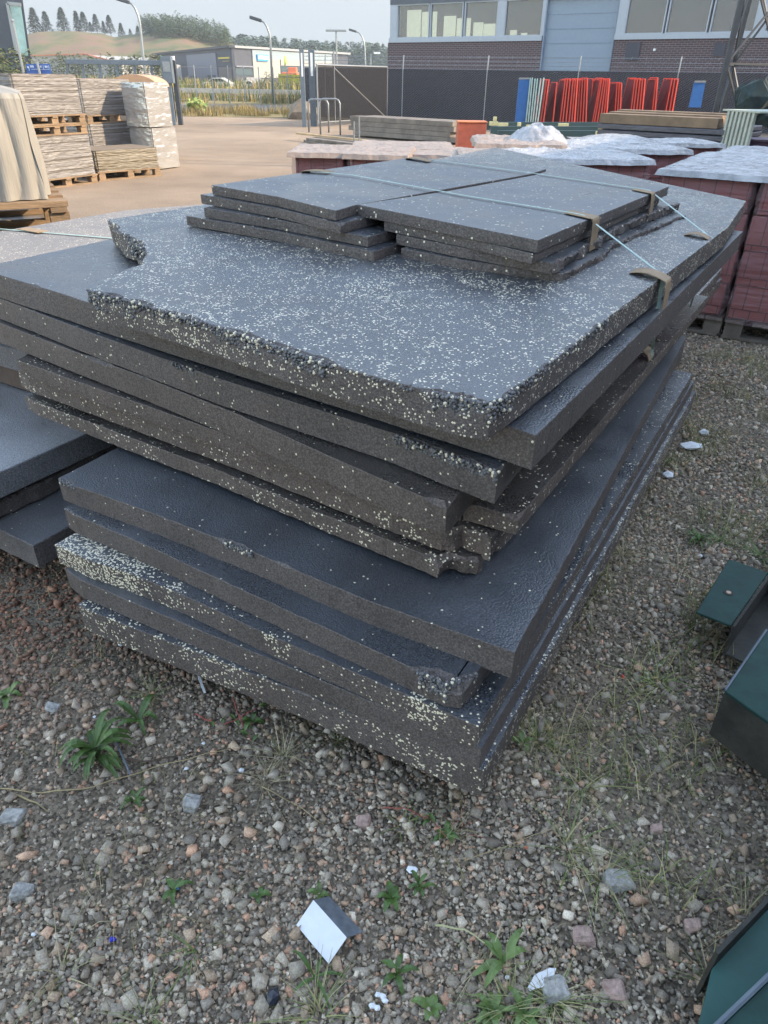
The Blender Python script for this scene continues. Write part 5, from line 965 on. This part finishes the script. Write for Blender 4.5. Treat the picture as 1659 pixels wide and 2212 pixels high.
rt=empty('street_lamp',PY(728,155,90).xy.to_3d(),'straight street lamp with a double head above the far warehouse','street lamp','curved street lamps'); a=PY(728,155,90);b=PY(726,66,90)
mb=MB(); mb.tube([(a.x,90,0),b],.09); mb.build('pole',mt['steel'],rt); mb=MB(); mb.box(b,(2.2,.4,.18)); mb.build('lamp_head',mt['steel'],rt,bevel=.03)
rt=empty('street_lamp',PY(802,155,80).xy.to_3d(),'short lamp post with a small head beside the brick building','street lamp','curved street lamps'); a=PY(800,158,80);b=PY(801,117,80)
mb=MB(); mb.tube([(a.x,80,0),b,b+Vector((.5,0,.1))],.07); mb.build('pole',mt['steel'],rt); mb=MB(); mb.box(b+Vector((.6,0,.1)),(.6,.3,.15)); mb.build('lamp_head',mt['white'],rt)
# hill
ridge=[(-120,80),(30,72),(62,74),(94,65),(140,63),(189,62),(232,67),(259,75),(285,71),(312,69),(345,62),(373,60),(410,60),(449,71),(485,80),(525,101),(560,120),(620,150)]
def rz(x):
    for (a,b),(c,d) in zip(ridge,ridge[1:]):
        if a<=x<=c: return b+(d-b)*(x-a)/(c-a)
    return 150
hm=bpy.data.materials.new('hill_ground'); hm.use_nodes=True; t=hm.node_tree; N=t.nodes; L=t.links; b=N['Principled BSDF']; b.inputs['Roughness'].default_value=.95
tc=N.new('ShaderNodeTexCoord'); n1=N.new('ShaderNodeTexNoise'); n1.inputs['Scale'].default_value=.15; n1.inputs['Detail'].default_value=7; n1.inputs['Roughness'].default_value=.65; L.new(tc.outputs['Object'],n1.inputs[0]); cr=N.new('ShaderNodeValToRGB'); L.new(n1.outputs[0],cr.inputs[0]); e=cr.color_ramp.elements; e[0].position=.38; e[0].color=(.055,.07,.022,1); e[1].position=.58; e[1].color=(.15,.09,.052,1); k_=e.new(.47); k_.color=(.11,.095,.034,1); L.new(cr.outputs[0],b.inputs['Base Color'])
vs=[];nxh=90;nyh=22
for j in range(nyh+1):
    for i in range(nxh+1):
        x=-120+740*i/nxh; f=j/nyh
        if f<=.7: g=f/.7; Y=125+g*50; top=PY(x,rz(x),175).z; z=top*(g**.8)*(.97+.0*g)
        else: g=(f-.7)/.3; Y=175+g*50; z=PY(x,rz(x),175).z*(1-g*.6)
        px=PY(x,150,Y); vs.append((px.x,Y,z+(.5*noise.noise(Vector((px.x*.13,Y*.13,1)))+.25*noise.noise(Vector((px.x*.4,Y*.4,2))))*min(1,f*6)*(.4 if f<=.72 and f>.62 else 1)-.3*(f==0)))
tag(MB().add(vs,[(j*(nxh+1)+i,j*(nxh+1)+i+1,(j+1)*(nxh+1)+i+1,(j+1)*(nxh+1)+i) for j in range(nyh) for i in range(nxh)]).build('hill',hm,smooth=True,recalc=False),kind='structure')
def hz(x,f=.7): return PY(x,rz(x),175)
CG=[(.02,.038,.018),(.03,.052,.022),(.016,.03,.016)]
def conifer_mesh(hh,n,seed,cols=CG,wid=.24):
    rs=random.Random(seed); V=[];F=[];Cc=[]
    for i in range(n):
        f=rs.random()**.85; z=hh*(.10+.9*f); rad=hh*wid*(1-f)**.85*(.75+.5*rs.random()*(1 if int(f*14)%2 else .75))+.02*hh; a=rs.random()*6.283
        rr=rad*rs.random()**.35; q=Vector((math.cos(a)*rr,math.sin(a)*rr,z-.06*hh*rr/max(.01,hh*wid))); out=Vector((math.cos(a),math.sin(a),-.35)); s=hh*.06*rs.uniform(.6,1.4); sd_=Vector((-math.sin(a),math.cos(a),rs.uniform(-.4,.4)))
        k=len(V); V+=[q-sd_*s*.5,q+sd_*s*.5,q+out*s*1.3]; F.append((k,k+1,k+2)); c=rs.choice(cols); g=rs.uniform(.6,1.4); Cc+=[(c[0]*g,c[1]*g,c[2]*g,1)]*3
    return V,F,Cc
def meshcol(name,V,F,Cc):
    me=bpy.data.meshes.new(name); me.from_pydata([tuple(v) for v in V],[],F); at=me.color_attributes.new('tone','FLOAT_COLOR','POINT'); at.data.foreach_set('color',np.array(Cc,np.float32).reshape(-1)); me.materials.append(leafm); return me
tl=[(66,17,'tallest, first at the tower'),(90,25,'second from the left'),(126,16,'standing alone'),(157,24,'slim left one of the middle group'),(172,26,'broad one of the middle group'),(198,31,'right of the middle group'),(214,46,'small one between two taller'),(228,33,'tall one above the hill top'),(253,50,'bushy one above the saddle'),(272,63,'lowest one in the saddle'),(289,56,'short one right of the saddle'),(315,48,'thin one behind the lamp post'),(185,48,'short one inside the middle group')]
for i,(x,yt,lb) in enumerate(tl):
    base=hz(x); top=PY(x,yt,178); h_=max(1.5,top.z-base.z+.6); r_=empty('conifer_tree',(base.x,178,base.z-.5),f'dark conifer on the hill ridge, {lb}','tree','conifers along the hill ridge')
    me=meshcol('crown',*conifer_mesh(h_,1100,i,wid=.24 if x in(157,315,214) else .34)); o=bpy.data.objects.new('crown',me); COL.objects.link(o); o.parent=r_
    mb=MB(); mb.tube([(0,0,-.5),(0,0,h_*.9)],h_*.018,6,h_*.004); o=mb.build('trunk',mt['darkwood']); o.parent=r_
# shrubs on hill (right green part) and forest row
V=[];F=[];Cc=[]
def addtree(x,Y,zb,h_,n,seed,cols,wid=.3):
    v,f,c=conifer_mesh(h_,n,seed,cols,wid); k=len(V); px=PY(x,150,Y).x; V.extend([(a.x+px,a.y+Y,a.z+zb) for a in v]); F.extend([tuple(q+k for q in g) for g in f]); Cc.extend(c)
HG=[(.06,.09,.03),(.04,.07,.027),(.085,.11,.04)]
for i in range(420):
    x=random.uniform(318,500); f=random.random(); base=PY(x,rz(x),175).z
    if x<345 and f<.6: f=.6+.4*f
    Y=175-(1-f)*14; addtree(x,Y,base*((Y-125)/50)**.8-.3,random.uniform(1.6,3.4),90,i,HG,.5)
tag(link('hill_scrub',meshcol('hill_scrub',V,F,Cc)),'dense young pines covering the right shoulder of the hill','scrub',kind='stuff')
V=[];F=[];Cc=[]
FG=[(.04,.075,.04),(.06,.09,.045),(.035,.06,.04)]
for i in range(230):
    x=random.uniform(478,900); row=random.random(); Y=205+row*50; yt=78+(x-480)*.05+random.uniform(-9,12)+(4 if x>600 else 0); top=PY(x,yt,Y).z; addtree(x,Y,0,max(6,top),150,i+900,FG,.22)
tag(link('forest',meshcol('forest',V,F,Cc)),'dark blue green conifer forest on the skyline behind the warehouse','forest',kind='stuff')
V=[];F=[];Cc=[]
SG=[(.065,.09,.02),(.09,.10,.025),(.13,.12,.035),(.045,.07,.02)]
for i in range(130):
    x=random.uniform(-60,350); Y=random.uniform(96,100) if x>70 else random.uniform(52,60); addtree(x,Y,0,random.uniform(2.2,3.6)*(1 if x>70 else .85),90,i+300,SG,.5)
for i in range(60):
    x=random.uniform(560,700); addtree(x,random.uniform(80,88),0,random.uniform(1.0,1.9),60,i+500,SG,.6)
tag(link('roadside_scrub',meshcol('roadside_scrub',V,F,Cc)),'light green roadside bushes below the hill and around the warehouse','scrub',kind='stuff')
for (x,yt,Y,lb) in [(195,120,99,'small round pine in front of the white building, left'),(243,124,97,'small pine in front of the white building, right'),(345,118,97,'green pine beside the lamp post foot')]:
    t_=PY(x,yt,Y); r_=empty('young_pine',(t_.x,Y,0),lb,'tree','young pines by the road'); o=bpy.data.objects.new('crown',meshcol('crown',*conifer_mesh(t_.z,300,int(x),[(.06,.10,.04),(.08,.13,.05)],.42))); COL.objects.link(o); o.parent=r_; mb=MB(); mb.tube([(0,0,0),(0,0,t_.z*.8)],.08,6,.02); o=mb.build('trunk',mt['darkwood']); o.parent=r_
# ================================================================ small things on the gravel
# bent metal piece
z0=.012; rA=P(677,1944,.042); rB=P(749,2025,.042); lA=P(640,1998,z0); lB=P(710,2082,z0); gA=P(711,1936,z0+.006); gB=P(784,2013,z0+.006)
wm=M('white_sheet_face',(.62,.64,.68),.35,var=.04,scale=30); gmn=M('bare_sheet_metal',(.22,.25,.29),.4,metal=.5,var=.2,scale=40,bump=.2,bscale=90)
n1=(rB-rA).cross(lA-rA).normalized(); n1=-n1 if n1.z>0 else n1; n2=(rB-rA).cross(gA-rA).normalized(); n2=-n2 if n2.z>0 else n2
r=empty('bent_sheet',(rA.x,rA.y,0),'small bent piece of sheet metal, white and grey sides, lying on the gravel','metal scrap')
MB().prism([rA,rB,lB,lA],n1*.0016).build('white_side',wm,r); MB().prism([rA,rB,gB,gA],n2*.0016).build('grey_side',gmn,r)
def leaf(mb,base,dirv,L_,wd,curl,n=6,tip=.25,rise=.4):
    d=Vector((dirv.x,dirv.y,0)).normalized(); s=Vector((-d.y,d.x,0)); vs=[]
    for i in range(n+1):
        f=i/n; w_=wd*math.sin(math.pi*min(1,(f*.92+.08)))**.8*(1 if f<.5 else 1); z=rise*L_*math.sin(f*math.pi*.75)-curl*L_*f*f
        c=base+d*(L_*f)+Vector((0,0,z)); ww=w_*(1+.15*math.sin(f*25)); vs+=[c-s*ww,c+Vector((0,0,-ww*.25)),c+s*ww]
    k=[(i*3,i*3+1,i*3+4,i*3+3) for i in range(n)]+[(i*3+1,i*3+2,i*3+5,i*3+4) for i in range(n)]; mb.add(vs,k)
gl1=M('weed_leaf',(.06,.11,.022),.5,var=.3,scale=30); gl2=M('pale_leaf',(.10,.155,.04),.5,var=.2,scale=30); redst=M('red_stem',(.30,.07,.05),.6,var=.2); dry=M('dry_straw',(.34,.27,.14),.8,var=.25,scale=20)
def G(x,y): p=P(x,y,0); p.z=gz(p.x,p.y); return p
def weed(x,y,n,L_,wd,label,mat=gl1,spread=6.28,a0=0,hs=.0,cat='weed',group='green weeds on the gravel'):
    b=G(x,y); r=empty('weed',b,label,cat,group); mb=MB(); st=MB()
    top=b+Vector((0,0,hs)); st.tube([b,top+Vector((.004,0,.004))],.0022,5); 
    for i in range(n):
        a=a0+spread*i/n+random.uniform(-.3,.3); d=Vector((math.cos(a),math.sin(a),0)); bb=b+Vector((0,0,.004+hs*random.random())); leaf(mb,bb,d,L_*random.uniform(.6,1.1),wd*random.uniform(.8,1.2),random.uniform(.1,.5),rise=random.uniform(.3,.8))
    mb.build('leaves',mat,r,recalc=False); st.build('stem',gl2,r); return r
weed(212,1640,26,.105,.009,'large bushy green weed left of the foam stack',hs=.06)
weed(1085,2085,6,.075,.009,'rosette of long ribbed leaves near the bottom centre',gl2,spread=4.5,a0=.3,hs=.01)
weed(845,1945,6,.038,.009,'small broad leaved weed right of the bent metal piece',hs=.01)
weed(905,1925,6,.045,.005,'tall thin leaved seedling behind the bent metal piece',hs=.03)
weed(378,1925,5,.045,.007,'tiny seedling with pointed leaves on the left gravel',hs=.01)
weed(690,1925+10,4,.03,.006,'little sprout just behind the bent metal piece',gl2)
weed(680,2110,5,.07,.004,'narrow dark green leaves below the bent metal piece')
weed(855,2105,5,.05,.007,'upright green sprout below and right of the bent metal piece',hs=.03)
weed(1060,2190,9,.045,.008,'round leaved weed cut by the bottom edge, centre right',gl2)
weed(1130,2195,8,.055,.007,'pale leafy weed in the grass at the bottom edge',gl2)
weed(930,2180,6,.04,.008,'small round leaved sprout at the bottom edge',gl2)
weed(20,1505,6,.06,.010,'bright green weed at the left edge of the gravel',gl2)
weed(300,1555,5,.09,.010,'green leaves touching the shade of the foam stack, left')
weed(545,1560,4,.05,.008,'small green leaves under the front edge of the stack')
weed(1130,1610,4,.05,.008,'bright leaf standing at the right corner of the stack',gl2,hs=.02)
weed(1510,1165,14,.07,.006,'green tuft of leaves on the far right gravel')
weed(1655,1640,6,.06,.008,'pale leafy weed beside the green beam',gl2)
weed(560,1935,4,.03,.006,'tiny sprout left of the bent metal piece')
weed(960,1810,5,.04,.006,'small weed below the near corner of the stack')
weed(290,1725,6,.04,.006,'low dull weed below the large bushy one')
def tuft(x,y,n,L_,label,cols,green=True,group='grass tufts on the gravel'):
    b=G(x,y); V=[];F=[];Cc=[]
    for i in range(n):
        a=random.uniform(0,6.28); d=Vector((math.cos(a),math.sin(a),0)); s=Vector((-d.y,d.x,0)); l=L_*random.uniform(.4,1.1); up_=random.uniform(.15,1.1); w_=random.uniform(.0008,.0019); k=len(V); o=b+d*random.uniform(0,.02)+s*random.uniform(-.012,.012); m_=6
        for j in range(m_+1):
            f=j/m_; c=o+d*(l*f*(.35+.65*f)/(.5+up_*.6))+Vector((0,0,l*up_*(f-.55*f*f))); ww=w_*(1-f*.9); V+=[c-s*ww,c+s*ww]
        F+=[(k+2*j,k+2*j+1,k+2*j+3,k+2*j+2) for j in range(m_)]; c=random.choice(cols); g=random.uniform(.7,1.3); Cc+=[(c[0]*g,c[1]*g,c[2]*g,1)]*(2*m_+2)
    me=meshcol('grass_tuft',V,F,Cc); o=link('grass_tuft',me); return tag(o,label,'grass tuft',group)
GR=[(.16,.19,.06),(.12,.17,.045),(.26,.25,.10),(.32,.28,.15)]; DR=[(.33,.28,.16),(.26,.22,.12),(.38,.32,.19),(.2,.2,.09)]
for (x,y,n,l,lb,c) in [(1420,1475,26,.16,'bright green spreading grass tuft between the stack and green beams',[(.20,.28,.06),(.26,.32,.09)]),(612,1640,40,.13,'dry grass tuft under the front edge of the stack',DR),(575,1690,24,.10,'thin dry grass in front of the stack centre',DR),(1165,1600,50,.15,'dense dry grass tuft at the right corner of the stack',GR),(1255,1700,36,.16,'thin mixed grass tuft right of the near corner',GR),(1225,1830,26,.20,'long arching grass blades right of centre',GR),(1300,1905,40,.15,'mixed grass tuft in the middle of the right gravel',GR),(1345,1195,60,.18,'yellowish grass along the right side of the stack',DR),(1470,1230,30,.18,'dry grass between the stack and the bolted plate',DR),(1190,2170,70,.12,'large matted grass tuft at the bottom edge, right of centre',GR),(1100,2185,50,.11,'matted grass at the bottom edge below the ribbed leaves',GR),(690,2190,46,.13,'grass at the bottom edge below the bent metal piece',GR),(425,2050,16,.10,'sparse thin grass blades on the left gravel',GR),(310,2200,30,.12,'grass blades at the bottom edge, left',GR),(140,2100,12,.16,'few long dry blades on the lower left gravel',DR),(1375,1880,16,.14,'slender green stalks right of the middle tuft',GR),(1600,1520,26,.14,'dry grass leaning against the wide green beam',DR),(1610,1990,34,.16,'dry seed head grass beside the corner channel',DR),(1530,2130,24,.13,'pale grass beside the lower green channel',GR),(330,1500,30,.10,'short grass tuft in the shade under the left of the stack',GR),(720,1600,22,.09,'thin grass under the middle of the stack',GR),(1560,1165,36,.12,'green grass behind the bolted plate',[(.16,.24,.06),(.20,.26,.08)]),(1645,1200,30,.10,'green grass at the far right edge',[(.16,.24,.06)]),(985,1800,18,.09,'thin reddish grass below the near corner',[(.28,.12,.08),(.25,.22,.1)]),(870,1790,16,.09,'sparse grass left of the near corner',GR),(1040,2090,20,.10,'dry stalk tuft under the ribbed rosette',DR)]:
    tuft(x,y,n,l,lb,c)
blades(3000,(-1.4,2.3,.45,4.2),.02,.08,.0011,DR+GR,'sparse_grass','sparse thin dry grass blades scattered over the gravel',clump=.35,thr=.12,lean=1.6,seed=9)
blades(7500,(.3,2.8,.9,4.8),.03,.12,.0016,GR+[(.36,.34,.15),(.42,.36,.20)],'side_grass','thin yellow green grass growing in the gravel right of the stack',clump=.3,thr=.15,lean=1.5,seed=21)
# creeping red stems, dry twigs
def stem(name,pts,r_,mat,label,cat,group=None,leaves=0):
    ps=[G(x,y)+Vector((0,0,z)) for x,y,z in pts]; sm=[]
    for i in range(len(ps)-1):
        for k in range(4): sm.append(ps[i].lerp(ps[i+1],k/4)+Vector((0,0,.003*math.sin(k*1.57))))
    sm.append(ps[-1]); mb=MB(); mb.tube(sm,r_,6,r_*.5); ob=mb.build(name,mat,smooth=True); tag(ob,label,cat,group)
    if leaves:
        m2=MB()
        for _ in range(leaves): q=random.choice(sm[2:]); leaf(m2,q,Vector((random.gauss(0,1),random.gauss(0,1),0)),.03,.005,.2)
        m2.build('leaves',gl1,ob,recalc=False)
    return ob
stem('creeping_plant',[(422,1545,.01),(450,1560,.012),(480,1572,.01),(520,1558,.02),(560,1540,.03)],.0022,redst,'thin red creeping stem under the front edge of the stack','plant stem','red creeping stems',6)
stem('creeping_plant',[(505,1520,.03),(515,1550,.02),(530,1580,.01),(545,1605,.005)],.0022,redst,'red stem crossing the creeping one under the stack','plant stem','red creeping stems',4)
stem('creeping_plant',[(825,1755,.01),(870,1765,.03),(930,1785,.02),(965,1830,.03)],.0016,redst,'thin red stalk below the near corner of the stack','plant stem','red creeping stems',4)
stem('dry_twig',[(0,1700,.005),(90,1710,.008),(200,1700,.012),(330,1662,.015),(430,1640,.018),(500,1625,.02)],.002,dry,'long dry twig lying left to right below the bushy weed','twig','dry twigs')
stem('dry_twig',[(30,1712,.004),(75,1730,.008),(105,1750,.006)],.003,dry,'short split dry twig at the left of the long one','twig','dry twigs')
stem('dry_twig',[(260,1645,.02),(330,1650,.02),(420,1632,.02)],.003,mt['darkwood'],'dark broken twig beside the bushy weed','twig','dry twigs')
stem('dry_twig',[(565,1705,.01),(640,1745,.01),(700,1790,.012)],.0015,dry,'thin straw slanting across the middle gravel','twig','dry twigs')
stem('dry_twig',[(1000,1870,.01),(1120,1830,.02),(1230,1790,.03)],.0013,dry,'long thin straw right of the near corner','twig','dry twigs')
stem('dry_twig',[(940,2010,.02),(1000,2030,.04),(1075,2070,.02)],.0028,M('pale_stalk',(.38,.36,.20),.7),'pale thick stalk leaning over the ribbed rosette','twig','dry twigs')
# scattered scraps
foamw=M('white_foam_crumb',(.72,.74,.76),.7,var=.08,bump=.4,bscale=300); bluep=M('blue_plastic',(.02,.03,.42),.4); blackp=M('black_plastic',(.018,.022,.035),.35,bump=.5,bscale=60)
def crumb(x,y,s,label,mat=foamw,name='foam_scrap',cat='scrap',sc=(1,.8,.6),group='white foam scraps on the gravel',cl=1):
    p=G(x,y); mb=MB()
    for i in range(cl): mb.ico((p.x+(random.uniform(-s,s) if cl>1 else 0),p.y+(random.uniform(-s,s) if cl>1 else 0),p.z+s*.45+.006),s if cl==1 else s*.45,.2,sc)
    return tag(mb.build(name,mat),label,cat,group)
crumb(522,1669,.009,'white foam scrap below the front of the stack, largest on that side')
crumb(204,1548,.006,'little white foam scrap above the bushy weed'); crumb(403,1672-10,.007,'white foam scrap right of the bushy weed'); crumb(440,1628-20,.006,'white scrap between the twigs and the red stems')
crumb(890,1887,.013,'flat white paper scrap above the small broad leaved weed',sc=(1.2,.8,.25)); crumb(818,2165,.016,'white crumbled bead clump near the bottom edge',cl=9); crumb(1095,2118,.006,'small white scrap by the ribbed rosette')
crumb(1490,972,.05,'large crumpled white scrap on the far right gravel',sc=(1.3,.7,.4)); crumb(1442,1028,.03,'white scrap just right of the foam stack, middle'); crumb(1520,938,.03,'pale scrap near the paver pallets'); crumb(1512,1200,.012,'small white scrap between the stack and the bolted plate')
crumb(785,1562,.007,'white crumb at the lower edge of the stack'); crumb(73,2010+10,.006,'white crumb on the lower left gravel'); crumb(262,1395,.010,'white stone like scrap beside the lower left corner of the stack')
crumb(244,2033,.0085,'small blue plastic scrap on the left gravel',bluep,'blue_scrap',group=None); crumb(384,1922,.006,'tiny light blue plastic bit by the seedling',M('light_blue_plastic',(.02,.16,.36),.4),'blue_scrap',group=None)
crumb(590,2155,.017,'crumpled black plastic scrap near the bottom edge',blackp,'black_scrap',sc=(.9,1.2,.6),group=None)
crumb(1135,1838,.005,'small orange red crumb on the right gravel',M('orange_crumb',(.5,.12,.06),.6),'red_scrap',group=None)
crumb(1345,1475-10,.009,'red pink plastic scrap between the stack and the bright grass tuft',M('red_plastic',(.55,.08,.06),.5),'red_scrap',sc=(.6,1.2,.5),group=None)
mb=MB(); a=G(428,1465)+Vector((0,0,.03)); b=G(443,1500)+Vector((0,0,.01)); mb.bar(a,b,.007,.004); tag(mb.build('white_strip',foamw),'white plastic strip leaning under the front edge of the stack','scrap')
mb=MB(); a=G(246,1600)+Vector((0,0,.05)); b=G(282,1672)+Vector((0,0,.006)); mb.tube([a,a.lerp(b,.5)+Vector((0,0,.004)),b],.0032,8); tag(mb.build('grey_rod',M('speckled_grey_rod',(.13,.15,.18),.5,var=.6,scale=300)),'speckled grey rod leaning through the bushy weed','rod')
fe=empty('white_feather',G(1165,2120),'white feather lying near the bottom edge beside a grey stone','feather'); mb=MB(); q=G(1140,2145)+Vector((0,0,.012)); leaf(mb,q,(G(1195,2105)-q),.075,.012,.0,rise=.1); mb.build('vane',M('feather_white',(.62,.63,.64),.7,var=.1,scale=80),fe,recalc=False); mb=MB(); mb.tube([q,q.lerp(G(1195,2105)+Vector((0,0,.02)),.9)],.0009,5); mb.build('shaft',mt['white'],fe)
# notable larger stones
stm=M('grey_granite',(.30,.29,.27),.85,var=.35,scale=60,bump=.6,bscale=90); stp=M('pink_granite',(.36,.25,.21),.85,var=.3,scale=50,bump=.6,bscale=90)
for (x,y,s,m_,lb) in [(113,1530,.026,stm,'pale speckled stone on the left gravel above the bushy weed'),(413,1735,.030,stm,'angular grey stone in front of the stack centre'),(25,1760,.035,stm,'dark flat stone at the left edge'),(55,1925,.030,stm,'flat grey stone on the lower left gravel'),(1350,1530,.0,stm,''),(785,1780,.024,stp,'pinkish stone below the stack centre'),(1335,1905,.036,stm,'large slab like grey stone on the right gravel'),(1195,2145,.036,stm,'large pale stone beside the feather'),(1260,2030,.028,stp,'reddish stone in the lower right gravel'),(1495,2000,.022,stp,'small reddish stone left of the corner channel'),(1325,2150,.030,stp,'pink stone near the bottom edge, right'),(1420,1790,.022,stp,'round pinkish stone on the right gravel')]:
    if s<=0: continue
    p=G(x,y); mb=MB(); mb.box((p.x,p.y,p.z+s*.22),(s*1.7,s*1.25,s*.95),(hd(random.uniform(0,360)),)*0 or None); mb.v=[(a+random.uniform(-.33,.33)*s,b+random.uniform(-.33,.33)*s,c+random.uniform(-.25,.25)*s) for a,b,c in mb.v]; ob=mb.build('stone',m_,bevel=s*.22); tag(ob,lb,'stone','larger stones in the gravel')

# ================================================================ haze: even pale air round the yard
hz_=MB(); hz_.box((0,170,60),(700,900,122)); ho=hz_.build('haze',bpy.data.materials.new('pale_air')); hm_=ho.data.materials[0]; hm_.use_nodes=True; t=hm_.node_tree; t.nodes.remove(t.nodes['Principled BSDF']); v=t.nodes.new('ShaderNodeVolumePrincipled'); v.inputs['Color'].default_value=(.86,.92,1,1); v.inputs['Density'].default_value=.0008; v.inputs['Anisotropy'].default_value=.2; t.links.new(v.outputs[0],t.nodes['Material Output'].inputs['Volume']); tag(ho,'thin pale haze over the far yard and hills',None,kind='stuff')
